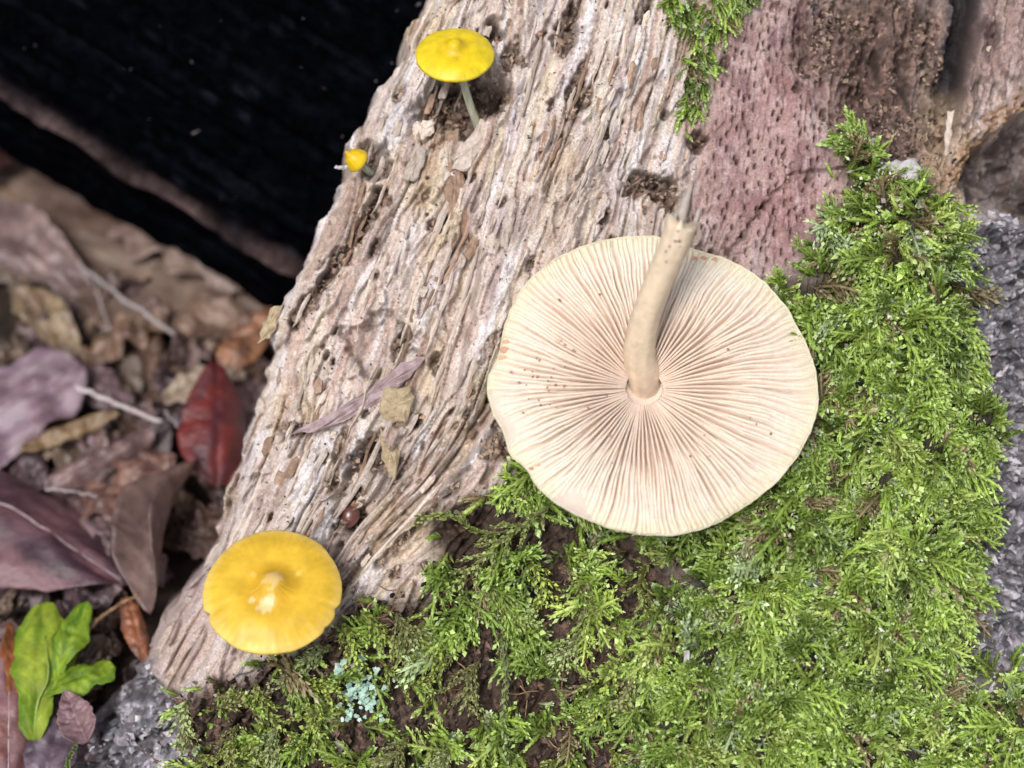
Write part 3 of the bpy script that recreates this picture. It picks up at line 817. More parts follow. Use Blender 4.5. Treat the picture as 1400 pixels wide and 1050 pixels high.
# ------------------------------------------------------------------ yellow mushrooms
def yellow_mushroom(label, centre, ax_dir, R, hgt, umbo, foot, stem_r, cols, seed, pale=(), tipdir=None, notch=(), stem_col=(0.42, 0.42, 0.28), bell=1.0):
    """cap dome around the axis ax_dir (working frame); centre = middle of the rim plane"""
    root = empty('yellow_mushroom', TW(foot))
    tag(root, label, 'mushroom')
    X, Y, Z = frame_of(np.asarray(ax_dir, float))
    X = np.array([1.0, 0, 0]) - Z * Z[0]; X /= np.linalg.norm(X); Y = np.cross(Z, X)
    nth = 128
    a = np.arange(nth) * 2 * math.pi / nth
    Rr = R * (1 + 0.018 * gn(a * 1.3, a * 0 + seed, 400) + 0.008 * gn(a * 7, a * 0 + seed, 401))
    for na, nw, ndp in notch:
        dd = np.abs((a - na + math.pi) % (2 * math.pi) - math.pi)
        Rr = Rr * (1 - ndp * np.exp(-(dd / nw) ** 2))
    rows, cl = [], []
    c_mid, c_rim, c_umb = [np.array(q) for q in cols]
    for t in np.concatenate([np.linspace(0.0004, 0.9, 28), np.linspace(0.925, 1.0, 6)]):
        dome = (1 - t ** (2.1 * bell)) ** (0.85)
        z = hgt * dome + umbo * math.exp(-(t / 0.19) ** 4) - umbo * 0.35 * math.exp(-((t - 0.36) / 0.13) ** 2)
        stri = 0.004 * R * sst(0.55, 0.95, t) * np.sin(a * 46 + 2 * gn(a * 2, a * 0, 402))
        und = 0.035 * R * fbm(np.cos(a) * t * 1.6 + seed, np.sin(a) * t * 1.6, 403, 2)
        p = centre + (np.cos(a) * Rr * t)[:, None] * X + (np.sin(a) * Rr * t)[:, None] * Y + (z + stri + und)[:, None] * Z
        rows.append(p)
        cc = np.tile(c_mid, (nth, 1))
        cc = cc + (c_umb - cc) * (math.exp(-((t - 0.26) / 0.20) ** 2) * 0.8)
        cc = cc + (c_rim - cc) * (sst(0.82, 1.0, t) * 0.7)
        cc = cc * (1 + 0.04 * sst(0.55, 0.95, t) * np.sin(a * 46 + 2 * gn(a * 2, a * 0, 402)))[:, None]
        cc = cc * (1 + 0.13 * fbm(np.cos(a) * t * 3 + seed, np.sin(a) * t * 3, 404, 4))[:, None]
        for (pa, pt, pr, pc) in pale:
            dx = np.cos(a) * t - math.cos(pa) * pt; dy = np.sin(a) * t - math.sin(pa) * pt
            d = np.hypot(dx, dy) / pr + 0.35 * fbm(np.cos(a) * t * 12 + seed, np.sin(a) * t * 12, 405, 2)
            cc = cc + (np.array(pc) - cc) * ((1 - sst(0.75, 1.0, d)) * 0.62)[:, None]
        cl.append(cc)
    top_rows = len(rows)
    for t, z in ((1.0, -0.035), (0.97, -0.05), (0.9, -0.02), (0.7, hgt * 0.35), (0.4, hgt * 0.55), (0.1, hgt * 0.6)):
        rows.append(centre + (np.cos(a) * Rr * t)[:, None] * X + (np.sin(a) * Rr * t)[:, None] * Y + z * Z)
        cl.append(np.tile(c_rim if t > 0.95 else np.array([0.62, 0.50, 0.30]), (nth, 1)))
    capo = obj('cap', TW(np.concatenate(rows)), gridfaces(len(rows), nth, True), M_CAP, root, np.concatenate(cl))
    for i in range(60):                                     # gill blades under the cap
        b = 2 * math.pi * i / 60
        t = np.linspace(0.12, 0.95, 5)
        rad = (np.cos(b) * X + np.sin(b) * Y)
        base_z = np.interp(t, [0.1, 0.4, 0.7, 0.9, 1], [hgt * .6, hgt * .55, hgt * .35, -.02, -.05])
        lo = centre + (t * R)[:, None] * rad + (base_z + 0.02)[:, None] * Z
        hi = centre + (t * R)[:, None] * rad + (base_z - 0.13 * R * np.sin(math.pi * t))[:, None] * Z
        tang = np.cross(Z, rad) * 0.008 * R
        vv = np.stack([lo - tang, hi, lo + tang], 1).reshape(-1, 3)
        obj('gill', TW(vv), gridfaces(5, 3), M_GILL, capo, np.tile([0.62, 0.50, 0.34], (len(vv), 1)))
    topc = centre + Z * hgt * 0.55
    mid = (topc + foot) / 2 + np.array([0.05 * R, 0, 0.10 * R]) if tipdir is None else np.asarray(tipdir)
    sp = spline([topc, mid, foot, foot + (foot - mid) * 0.12], 22)
    sv, sf = tube(sp, np.linspace(stem_r * 0.85, stem_r * 1.12, 22), 14, 0.05, seed)
    obj('stem', TW(sv), sf, M_STEM, root, np.tile(stem_col, (len(sv), 1)) * (1 + 0.12 * rng.normal(size=(len(sv), 1))))
    return root

def lean_axis(deg, roll=0.0):
    """cap axis leaning from the face normal up the face by deg"""
    a = math.radians(deg)
    return np.array([math.sin(a) * math.sin(math.radians(roll)), math.sin(a) * math.cos(math.radians(roll)), math.cos(a)])
PALE = (0.76, 0.64, 0.36)  # pale blotches mixed into the golden cap's colour
yellow_mushroom('golden yellow mushroom with pale centre above the bottom moss', at(373, 808, 0.95), lean_axis(35, 3), 0.91, 0.20, 0.075,
                surf(np.array(400.), np.array(905.)) + np.array([0, 0, -0.1]), 0.10,
                ((0.69, 0.44, 0.035), (0.75, 0.54, 0.14), (0.60, 0.345, 0.018)), 21,
                pale=((1.2, 0.06, 0.155, (0.74, 0.56, 0.26)), (-1.75, 0.34, 0.13, PALE), (-1.55, 0.24, 0.07, PALE), (-2.4, 0.36, 0.06, PALE), (2.6, 0.33, 0.06, (0.74, 0.52, 0.10)), (0.5, 0.42, 0.05, (0.75, 0.55, 0.12)), (-1.5, 0.9, 0.05, (0.74, 0.5, 0.1))),
                notch=((-2.72, 0.05, 0.07), (-0.30, 0.06, 0.05), (-0.62, 0.03, 0.04)))
yellow_mushroom('lemon yellow mushroom on a thin stem in the crumbled hollow', at(622, 74, 0.55), lean_axis(39, 0), 0.525, 0.15, 0.07,
                at(655, 176, -0.35), 0.058, ((0.72, 0.54, 0.010), (0.70, 0.56, 0.03), (0.62, 0.43, 0.008)), 33, tipdir=at(640, 135, 0.12), stem_col=(0.46, 0.48, 0.36))
yellow_mushroom('tiny yellow bell-shaped mushroom bud on the log edge', at(488, 219, 0.02), np.array([-0.62, 0.42, 0.55]), 0.165, 0.19, 0.03,
                at(506, 236, -0.42), 0.045, ((0.70, 0.46, 0.006), (0.72, 0.50, 0.02), (0.60, 0.36, 0.006)), 45, tipdir=at(498, 229, -0.15), stem_col=(0.42, 0.50, 0.40), bell=0.9)
# ------------------------------------------------------------------ ground, dark log, leaf litter
gx = np.linspace(-60, 60, 90); gy = np.linspace(-40, 90, 90)
GXX, GYY = np.meshgrid(gx, gy)
GZ = GC - 0.35 + 0.25 * fbm(GXX / 6, GYY / 6, 500, 3)
gr = obj('ground', np.stack([GXX, GYY, GZ], -1).reshape(-1, 3), gridfaces(90, 90), M_SOIL, origin=(0, 0, GC))
tag(gr, 'dark bare soil under the fallen leaves', 'soil', kind='structure')

# dark log: it leans down to the right and runs in behind the pale log; its lower front rim hangs over the leaves
rim0, rim1 = at(0, 104, -4.4), at(400, 350, -4.6)
axw = (rim1 - rim0) / np.linalg.norm(rim1 - rim0)
pn = np.array([-axw[1], axw[0], 0.0]); pn /= np.linalg.norm(pn)
RB = 4.6
cenw = (rim0 + rim1) / 2 + RB * (0.80 * pn + np.array([0, 0, -0.60]))
ZW = np.cross(axw, pn)                                       # out of the picture, across the trunk
ZW = ZW if ZW[2] > 0 else -ZW
cen, axd, back, upv = TW(cenw), TW(axw), TW(pn), TW(ZW)
nl, na = 240, 300
ll = np.linspace(-16, 8, nl); aa = np.linspace(0, 2 * math.pi, na, endpoint=False)
LL, AA = np.meshgrid(ll, aa, indexing='ij')
rr = RB + 0.22 * ridged(AA * 9, LL * 0.10, 510, 3) + 0.10 * fbm(AA * 30, LL * 0.35, 514, 3) + 0.05 * fbm(AA * 30, LL * 2.5, 517, 2)
low = np.exp(-((AA - 2.50) / 0.024) ** 2)                    # a bark rim along the lower front edge
rr = rr + 0.30 * low * (1 + 0.4 * gn(LL * 0.8, AA * 2, 526))
vx = np.cos(AA) * rr; vz = np.sin(AA) * rr
P = cen + LL[..., None] * axd + vx[..., None] * back + vz[..., None] * upv
tone = 0.0018 + 0.003 * sst(0.1, 0.8, fbm(AA * 22, LL * 0.4, 520, 3)) + 0.008 * sst(0.5, 1.0, fbm(AA * 50, LL * 1.6, 522, 2))  # the trunk's deep shade is painted in as a near-black bluish tone
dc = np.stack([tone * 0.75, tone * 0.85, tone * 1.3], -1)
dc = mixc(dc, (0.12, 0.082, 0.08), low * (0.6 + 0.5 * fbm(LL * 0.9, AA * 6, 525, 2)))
dl_o = empty('dark_log', cen - np.array([0, 0, RB]))
tag(dl_o, 'log painted near black as shade, with a rounded lower rim lying above the leaf litter', 'log')
obj('trunk', P.reshape(-1, 3), gridfaces(nl, na, True), M_SHADED, dl_o, dc.reshape(-1, 3))
# end disc far out of view closes the trunk
for s in (0, nl - 1):
    ring = P[s]
    vv = np.concatenate([ring, ring.mean(0)[None]])
    j = np.arange(na)
    obj('end_face', vv, np.stack([np.full(na, na), j, (j + 1) % na], -1), M_SHADED, dl_o, np.tile([0.02, 0.018, 0.02], (na + 1, 1)))

def shards(n, pos_fn, size_fn, col_fn, seed, flat=0.5, elong=1.6):
    """many small irregular grains as arrays (octahedra-like, 8 faces)"""
    r = np.random.default_rng(seed)
    base = np.array([[1, 0, 0], [0, 1, 0], [-1, 0, 0], [0, -1, 0], [0, 0, 1], [0, 0, -1]], float)
    faces = np.array([[0, 1, 4], [1, 2, 4], [2, 3, 4], [3, 0, 4], [1, 0, 5], [2, 1, 5], [3, 2, 5], [0, 3, 5]])
    pos = pos_fn(r, n); n = len(pos)
    sz = size_fn(r, n)
    v = base[None] * r.uniform(0.6, 1.25, (n, 6, 1)) + r.normal(0, 0.16, (n, 6, 3))
    v[:, :, 0] *= elong; v[:, :, 2] *= flat
    q = r.normal(size=(n, 4)); q[:, 1:3] *= 0.45; q /= np.linalg.norm(q, axis=1)[:, None]
    w, x, y, z = q.T
    R = np.stack([np.stack([1 - 2 * (y * y + z * z), 2 * (x * y - z * w), 2 * (x * z + y * w)], -1),
                  np.stack([2 * (x * y + z * w), 1 - 2 * (x * x + z * z), 2 * (y * z - x * w)], -1),
                  np.stack([2 * (x * z - y * w), 2 * (y * z + x * w), 1 - 2 * (x * x + y * y)], -1)], 1)
    v = np.einsum('nij,nkj->nki', R, v) * sz[:, None, None] + pos[:, None]
    f = faces[None] + (np.arange(n) * 6)[:, None, None]
    c = np.repeat(col_fn(r, n), 6, 0)
    return v.reshape(-1, 3), f.reshape(-1, 3), c
# flecks caught in the dark trunk
def fleck_pos(r, n):
    l = r.uniform(-8, 7, n); a = r.uniform(0.3, 2.5, n)
    rad = RB + 0.12 + 0.1 * ridged(a * 9, l * 0.1, 510, 3)
    return cen + l[:, None] * axd + (np.cos(a) * rad)[:, None] * back + (np.sin(a) * rad)[:, None] * upv
fv, ff, fc = shards(230, fleck_pos, lambda r, n: r.uniform(0.010, 0.03, n) * (1 + 1.2 * (r.random(n) < 0.1)),
                    lambda r, n: np.array([0.11, 0.10, 0.115])[None] * r.uniform(0.1, 1.1, (n, 1)), 61)
tag(obj('wood_flecks', fv, ff, M_CRUMB, dl_o, fc, smooth=False), kind='stuff')

# ---- leaves
def leaf(name, label, cat, base, tip, width, mat, col, col2=None, shape='ovate', lift=(0.1, 0.1), roll=0.0, curl=0.15, bend=0.0, wave=0.06, seed=0,
         rib=M_VEIN, rib_r=0.02, stalk=0.0, group=None, lobes=None, up=(0, 0, 1), thick=0.018):
    """base, tip: photograph positions over the ground; lift: heights over the ground at both ends; width in cm"""
    b = on_ground(*base, lift[0]); t = on_ground(*tip, lift[1])
    ax = t - b; L = np.linalg.norm(ax); ax = ax / L
    up = np.asarray(up, float); s = np.cross(up, ax); s /= np.linalg.norm(s); n = np.cross(ax, s)
    cr_, sr_ = math.cos(roll), math.sin(roll)
    s, n = s * cr_ + n * sr_, n * cr_ - s * sr_
    nt_, ns = 48, 25
    tt = np.linspace(0, 1, nt_)
    if shape == 'ovate': wv = np.sin(math.pi * tt ** 0.8) ** 0.75
    elif shape == 'tip': wv = np.sin(math.pi * tt ** 0.62) ** 0.9
    elif shape == 'long': wv = np.sin(math.pi * tt) ** 0.5
    elif shape == 'oak': wv = np.sin(math.pi * tt ** 0.9) ** 0.6 * (0.72 + 0.28 * np.cos(tt * 2 * math.pi * 3.5))
    elif shape == 'lobe': wv = np.clip(tt * 1.7 + 0.05, 0, 1) ** 0.6 * np.clip((1 - tt) * 5, 0, 1) ** 0.5 * (0.82 + 0.18 * np.cos(tt * 11 + seed))
    else: wv = np.clip(np.sin(math.pi * tt) ** 0.4 * (0.8 + 0.35 * gn(tt * 5, tt * 0 + seed, 600)), 0.02, 2)
    wv = np.maximum(wv, 0.015)
    S = np.linspace(-1, 1, ns)
    T2, S2 = np.meshgrid(tt, S, indexing='ij')
    W = wv[:, None] * width / 2
    edge = 1 + (0.10 * gn(T2 * 9 + seed, np.sign(S2) * 3.3, 601) + 0.06 * gn(T2 * 27 + seed, np.sign(S2) * 5.3, 606)) * np.abs(S2)
    along = T2 * L + 0.02 * L * gn(T2 * 5 + seed, S2 * 2, 602) * np.abs(S2)
    h = curl * (S2 * W) ** 2 / (width / 2) * 2 + bend * np.sin(math.pi * T2) + wave * (1.5 * fbm(T2 * 2.6 + seed, S2 * 1.5 * W + seed, 603, 3) + 0.9 * ridged(T2 * 3.5 + S2 * W * 1.2 + seed, T2 * 1.5 - S2 * W * 2, 604, 2))
    # veins raise low ridges
    vein = np.abs(np.mod(T2 * 7 - np.abs(S2) * 1.3, 1) - 0.5)
    h = h + 0.010 * (1 - sst(0.0, 0.18, vein)) - 0.03 * np.exp(-(S2 * W / 0.05) ** 2)
    P = b + along[..., None] * ax + (S2 * W * edge)[..., None] * s + h[..., None] * n
    c0 = np.array(col); c1 = np.array(col2 if col2 is not None else np.array(col) * 0.55)
    m = sst(-0.5, 0.6, fbm(T2 * 3 + seed, S2 * 1.7, 605, 4))
    cl = c0 + (c1 - c0) * m[..., None]
    cl = cl * (1 + 0.25 * (1 - sst(0.0, 0.14, vein)))[..., None]
    root = empty(name, b); tag(root, label, cat, group)
    top_v = P.reshape(-1, 3)
    bl = obj('blade', top_v, gridfaces(nt_, ns), mat, root, np.clip(cl, 0, 1).reshape(-1, 3))
    sd_ = bl.modifiers.new('thickness', 'SOLIDIFY'); sd_.thickness = thick; sd_.offset = -1
    if rib is not None:
        mp = P[:, ns // 2] + n * 0.012
        a0 = mp[0] - ax * stalk
        path = np.concatenate([[a0], mp]) if stalk > 0 else mp
        tv, tf_ = tube(path[::2], np.linspace(rib_r, rib_r * 0.3, len(path[::2])), 6, 0.1, seed)
        obj('midrib', tv, tf_, rib, root)
    return root

LAV = (0.235, 0.165, 0.20); MAR = (0.13, 0.055, 0.06); TAN = (0.22, 0.155, 0.115); BRN = (0.15, 0.085, 0.06); RED = (0.23, 0.022, 0.014)
leaf('fallen_leaf', 'smooth lilac-brown leaf with a pale straight midrib beside the dry twigs', 'leaf', (-150, 650), (112, 500), 2.2, M_LEAF, LAV, (0.17, 0.105, 0.125), 'scrap', (0.5, 0.75), 0.15, -0.10, 0.1, 0.10, 1, M_VEIN, 0.03)
leaf('fallen_leaf', 'glossy maroon leaf with lilac sheen curling down beside the green leaf', 'leaf', (-120, 640), (172, 800), 2.3, M_LEAF, (0.17, 0.085, 0.095), (0.06, 0.028, 0.04), 'ovate', (0.9, 0.55), -0.25, -0.28, 0.25, 0.06, 2, M_VEIN, 0.028)
leaf('fallen_leaf', 'broad tan leaf lying under the edge of the dark log', 'leaf', (-200, 250), (420, 420), 3.6, M_LEAF, (0.19, 0.135, 0.105), (0.11, 0.07, 0.055), 'scrap', (0.3, 0.25), 0.1, 0.05, 0.15, 0.07, 3, M_VEIND, 0.03)
leaf('fallen_leaf', 'glossy dark red leaf standing against the pale log', 'leaf', (296, 665), (294, 494), 1.12, M_LEAF, (0.13, 0.016, 0.013), (0.065, 0.012, 0.018), 'ovate', (0.75, 1.25), 0.45, -0.25, 0.12, 0.03, 4, None)
leaf('fallen_leaf', 'dull brown leaf curled into a trough below the red leaf', 'leaf', (205, 838), (268, 628), 0.85, M_LEAF, (0.16, 0.10, 0.085), (0.10, 0.06, 0.055), 'long', (0.75, 0.95), -0.6, 0.75, 0.2, 0.05, 5, None)
leaf('fallen_leaf', 'lobed reddish brown leaf below the grey stick', 'leaf', (100, 722), (245, 625), 1.3, M_LEAF, (0.21, 0.115, 0.085), (0.10, 0.05, 0.042), 'oak', (0.35, 0.6), -0.2, -0.15, 0.2, 0.14, 6, M_VEIND, 0.02)
leaf('fallen_leaf', 'narrow mauve-brown leaf roll below the ochre leaf strip', 'leaf', (62, 668), (212, 588), 0.55, M_LEAF, (0.20, 0.125, 0.12), (0.12, 0.07, 0.07), 'long', (0.5, 0.5), 0.2, -0.6, 0.08, 0.06, 7, None)
leaf('fallen_leaf', 'narrow ochre leaf strip above the mauve leaf roll', 'leaf', (28, 615), (164, 565), 0.34, M_LEAF, (0.25, 0.17, 0.085), (0.15, 0.09, 0.05), 'scrap', (0.65, 0.6), 0.3, -0.3, 0.05, 0.05, 8, None)
leaf('fallen_leaf', 'dark red-brown leaf leaning on the end of the dark log', 'leaf', (-70, 250), (28, 90), 1.4, M_LEAF, (0.10, 0.045, 0.035), (0.05, 0.022, 0.02), 'ovate', (1.2, 2.0), 0.5, -0.15, 0.1, 0.05, 9, M_VEIND, 0.02)
leaf('fallen_leaf', 'yellowish tan leaf above the lilac leaf', 'leaf', (25, 395), (112, 490), 0.75, M_LEAF, (0.27, 0.20, 0.12), (0.17, 0.115, 0.08), 'ovate', (0.4, 0.4), 0.1, 0.2, 0.1, 0.10, 10, M_VEIN, 0.018)
leaf('fallen_leaf', 'crumpled warm brown leaf beside the pale bent twig', 'leaf', (115, 500), (235, 430), 0.95, M_LEAF, (0.23, 0.145, 0.095), (0.11, 0.065, 0.05), 'oak', (0.3, 0.4), 0.1, -0.25, 0.2, 0.2, 11, M_VEIND, 0.018)
leaf('fallen_leaf', 'orange-brown leaf edge tucked behind the red leaf', 'leaf', (305, 510), (372, 425), 0.7, M_LEAF, (0.27, 0.125, 0.06), (0.14, 0.07, 0.05), 'ovate', (0.5, 0.4), 0.1, -0.2, 0.1, 0.1, 12, None)
leaf('fallen_leaf', 'pale tan torn leaf beside the red leaf', 'leaf', (222, 548), (335, 508), 0.62, M_LEAF, (0.36, 0.29, 0.22), (0.22, 0.155, 0.11), 'scrap', (0.55, 0.5), 0.2, 0.1, 0.1, 0.1, 13, None)
leaf('fallen_leaf', 'rust-brown leaf strip standing upright behind the mossy log foot', 'leaf', (196, 905), (172, 815), 0.34, M_LEAF, (0.27, 0.10, 0.045), (0.14, 0.055, 0.035), 'long', (0.5, 0.7), 0.3, -0.4, 0.1, 0.04, 14, None)
leaf('fallen_leaf', 'long reddish mauve leaf beside the green leaf', 'leaf', (10, 1100), (12, 868), 0.95, M_LEAF, (0.23, 0.12, 0.125), (0.15, 0.055, 0.04), 'ovate', (0.55, 0.8), 0.35, -0.2, 0.1, 0.06, 15, M_VEIN, 0.018)
leaf('fallen_leaf', 'slate purple leaf below the green leaf', 'leaf', (60, 1075), (92, 952), 0.75, M_LEAF, (0.15, 0.11, 0.14), (0.08, 0.055, 0.075), 'ovate', (0.6, 0.5), 0.0, -0.1, 0.1, 0.05, 16, None)
leaf('fallen_leaf', 'small mauve leaf tip touching the grey log bark', 'leaf', (120, 1015), (88, 944), 0.55, M_LEAF, (0.23, 0.14, 0.15), (0.15, 0.085, 0.09), 'tip', (0.9, 0.95), -0.1, 0.2, 0.05, 0.05, 17, None)
leaf('fallen_leaf', 'dark brown leaf fold under the maroon leaf', 'leaf', (100, 712), (215, 742), 0.7, M_LEAF, (0.10, 0.06, 0.055), (0.05, 0.03, 0.03), 'long', (0.3, 0.3), 0.1, 0.3, 0.1, 0.1, 18, None)
leaf('fallen_leaf', 'mauve leaf with a rolled edge between the two twigs', 'leaf', (95, 505), (185, 560), 0.7, M_LEAF, (0.17, 0.11, 0.12), (0.09, 0.055, 0.055), 'ovate', (0.35, 0.3), 0.0, -0.2, 0.1, 0.1, 19, M_VEIND, 0.015)
leaf('fallen_leaf', 'flat brown leaf behind the pale log edge', 'leaf', (225, 430), (370, 470), 1.0, M_LEAF, (0.19, 0.12, 0.085), (0.10, 0.06, 0.045), 'ovate', (0.2, 0.3), 0.0, 0.1, 0.15, 0.12, 20, M_VEIND, 0.018)
leaf('fallen_leaf', 'folded pale brown leaf beside the thin pale twig', 'leaf', (150, 318), (342, 402), 1.3, M_LEAF, (0.24, 0.17, 0.14), (0.14, 0.09, 0.075), 'oak', (0.5, 0.45), -0.35, -0.3, 0.3, 0.14, 41, M_VEIND, 0.018)
leaf('fallen_leaf', 'wrinkled mauve-brown leaf under the dull brown twig', 'leaf', (-30, 300), (128, 402), 1.2, M_LEAF, (0.22, 0.15, 0.14), (0.12, 0.08, 0.08), 'ovate', (0.45, 0.5), 0.3, 0.25, 0.2, 0.14, 42, M_VEIND, 0.018)
leaf('fallen_leaf', 'broken pale mauve leaf between the maroon leaf and the curled trough leaf', 'leaf', (120, 690), (222, 800), 1.1, M_LEAF, (0.22, 0.145, 0.15), (0.12, 0.075, 0.08), 'oak', (0.3, 0.35), 0.1, -0.2, 0.2, 0.14, 43, M_VEIND, 0.018)
# filler scraps
for i in range(230):
    x, y = rng.uniform(-120, 420), rng.uniform(250, 1060)
    if x > edge_at(y) + 40: continue
    a = rng.uniform(0, 2 * math.pi); ln = rng.uniform(35, 95)
    c = np.array([TAN, BRN, (0.21, 0.135, 0.125), (0.25, 0.18, 0.13), (0.17, 0.11, 0.12)][i % 5]) * rng.uniform(0.5, 1.1)
    leaf('leaf_scrap', 'small crumpled ' + ['tan', 'russet brown', 'rosy brown', 'pale sandy', 'dark mauve-brown'][i % 5] + ' leaf scrap ' + ('beside the broad tan leaf' if y < 430 else 'between the twigs and the red leaf' if y < 640 else 'around the maroon leaf' if y < 840 else 'around the green leaf'), 'leaf scrap', (x, y), (x + ln * math.cos(a), y + ln * math.sin(a)), rng.uniform(0.4, 1.1),
         M_LEAF, c, c * 0.5, ['ovate', 'scrap', 'oak', 'long'][i % 4], (rng.uniform(-0.2, 0.3), rng.uniform(-0.2, 0.38)), rng.uniform(-0.5, 0.5), rng.uniform(-0.5, 0.5), rng.uniform(0, 0.15), 0.14, 100 + i,
         None, group='leaf scraps in the litter')
# green three-lobed leaf
g0 = on_ground(48, 990, 0.75)
green = empty('green_leaf', g0); tag(green, 'bright green lobed leaf with a reddish margin among brown leaves', 'leaf')
def lobe(base, tip, width, lift, col, col2, seed, shape='lobe', curl=-0.2, name='lobe'):
    o = leaf('tmp', None, None, base, tip, width, M_LEAFG, col, col2, shape, lift, 0.0, curl, 0.12, 0.04, seed, None)
    b = [c for c in o.children][0]
    loc = np.array(o.location) - np.array(g0)
    b.parent = green; b.location = loc; b.name = name
    bpy.data.objects.remove(o)
    return b
GRN = (0.24, 0.35, 0.025); GRN2 = (0.11, 0.21, 0.015)
lobe((46, 1012), (62, 822), 1.05, (0.7, 0.95), (0.30, 0.38, 0.035), (0.13, 0.23, 0.015), 31, 'lobe')
lobe((72, 940), (120, 824), 0.52, (0.85, 1.05), GRN, (0.09, 0.20, 0.012), 32, 'lobe')
lobe((60, 950), (158, 915), 0.60, (0.85, 0.9), GRN, GRN2, 33, 'lobe')
lobe((25, 985), (12, 850), 0.34, (0.66, 0.8), (0.26, 0.08, 0.025), (0.15, 0.06, 0.02), 34, 'ovate', name='red_margin')
pth = np.array([on_ground(46, 1008, 0.7), on_ground(52, 960, 0.86), on_ground(66, 925, 0.98), on_ground(62, 870, 1.02)])
tv, tf_ = tube(spline(pth, 14), np.linspace(0.028, 0.01, 14), 6, 0.05, 3)
obj('midrib', tv, tf_, plain_mat('green_midrib', (0.20, 0.30, 0.05), (0.32, 0.42, 0.10), 0.5), green)

# twigs in the litter
def twig(name, label, cat, pts, r0, r1, mat, seed, group=None, ground=True):
    p = spline([on_ground(*q) if ground else TW(at(*q)) for q in pts], 20)
    r0, r1 = r0 * 0.68, r1 * 0.68
    p = p + 0.04 * np.stack([gn(np.arange(20) * .5, np.zeros(20) + seed, 700 + k) for k in range(3)], -1)
    v, f = tube(p, np.linspace(r0, r1, 20), 8, 0.15, seed)
    return tag(obj(name, v, f, mat, None, origin=p[0]), label, cat, group)
twig('twig', 'thin pale bent twig lying over the tan leaf', 'twig', [(60, 312, .7), (110, 362, .75), (168, 408, .75), (240, 458, .6)], 0.035, 0.055, M_TWIG, 1)
twig('twig', 'short grey straight stick above the ochre leaf strip', 'twig', [(96, 526, .75), (150, 548, .75), (222, 578, .7)], 0.055, 0.05, M_TWIG, 2)
twig('twig', 'dull brown twig crossing the broad tan leaf', 'twig', [(-20, 240, .6), (40, 288, .65), (92, 335, .65)], 0.04, 0.035, M_ROOT, 3)
twig('twig', 'thin dark twig above the yellowish leaf', 'twig', [(-20, 320, .6), (30, 378, .62), (70, 455, .6), (100, 535, .6)], 0.03, 0.04, M_ROOT, 4)
twig('twig', 'short pale splinter by the lobed brown leaf', 'twig', [(62, 668, .85), (100, 672, .85), (135, 680, .8)], 0.03, 0.022, M_TWIG, 5)
twig('twig', 'small tan stalk beside the red leaf', 'twig', [(225, 562, .85), (240, 580, .85), (250, 592, .8)], 0.02, 0.015, M_TWIG, 6)
twig('twig', 'thin curved grass stalk on the tan leaf', 'twig', [(128, 370, .6), (136, 410, .6), (150, 450, .55)], 0.018, 0.014, M_TWIG, 7)
twig('twig', 'mauve root stub under the green leaf tips', 'twig', [(115, 865, .9), (150, 835, .9), (190, 812, .85)], 0.05, 0.035, M_ROOT, 8)
lv = on_ground(95, 382, .6)
# ------------------------------------------------------------------ loose pieces of the log
def grain_x(a, y):
    xs = np.array([np.interp(y, SL_Y, s) for s in SL])
    return np.array([np.interp(a_, SL_A, xs[:, i]) for i, a_ in enumerate(np.atleast_1d(a))])
def ok_wood(x, y):
    return x > edge_at(y) + 12 and interp_grid(moss_all + bark + cave, x, y) < 0.25 and not (660 < x < 1120 and 320 < y < 700)
cnt = 0
r4 = np.random.default_rng(77)
while cnt < 95:                                            # loose fibres lying along the grain
    a = r4.uniform(0.1, 4.6); y0 = r4.uniform(-30, 860); ln = r4.uniform(30, 150)
    y = np.linspace(y0, y0 + ln, 9)
    x = grain_x(np.full(9, a), y) + 4 * gn(y / 30, y * 0 + cnt, 801) + np.linspace(0, r4.uniform(-9, 9), 9)
    if not (ok_wood(x[0], y[0]) and ok_wood(x[-1], y[-1])): continue
    h = np.maximum(interp_grid(H, x, y), interp_grid(HS, x, y) - 0.02)
    h = box = np.convolve(np.pad(h, 1, 'edge'), [.25, .5, .25], 'valid') + r4.uniform(0.0, 0.025)
    h[-1] += r4.uniform(-0.02, 0.05); h[0] += r4.uniform(-0.02, 0.05)
    P = np.stack([(x - 700) / 100, (525 - y) / 100, h], -1)
    w = r4.uniform(0.012, 0.042) * np.interp(np.linspace(0, 1, 9), [0, .12, .8, 1], [.35, 1, .85, .15]) * (1 + 0.18 * r4.normal(size=9))
    v, f = blade_strip(P, np.abs(w) + 0.003, (0.1, 0, 1), r4.uniform(0.012, 0.028))
    obj('wood_fibre', TW(v), f, M_SPLD if cnt % 6 == 0 else M_SPL, log, smooth=False); cnt += 1
cnt = 0
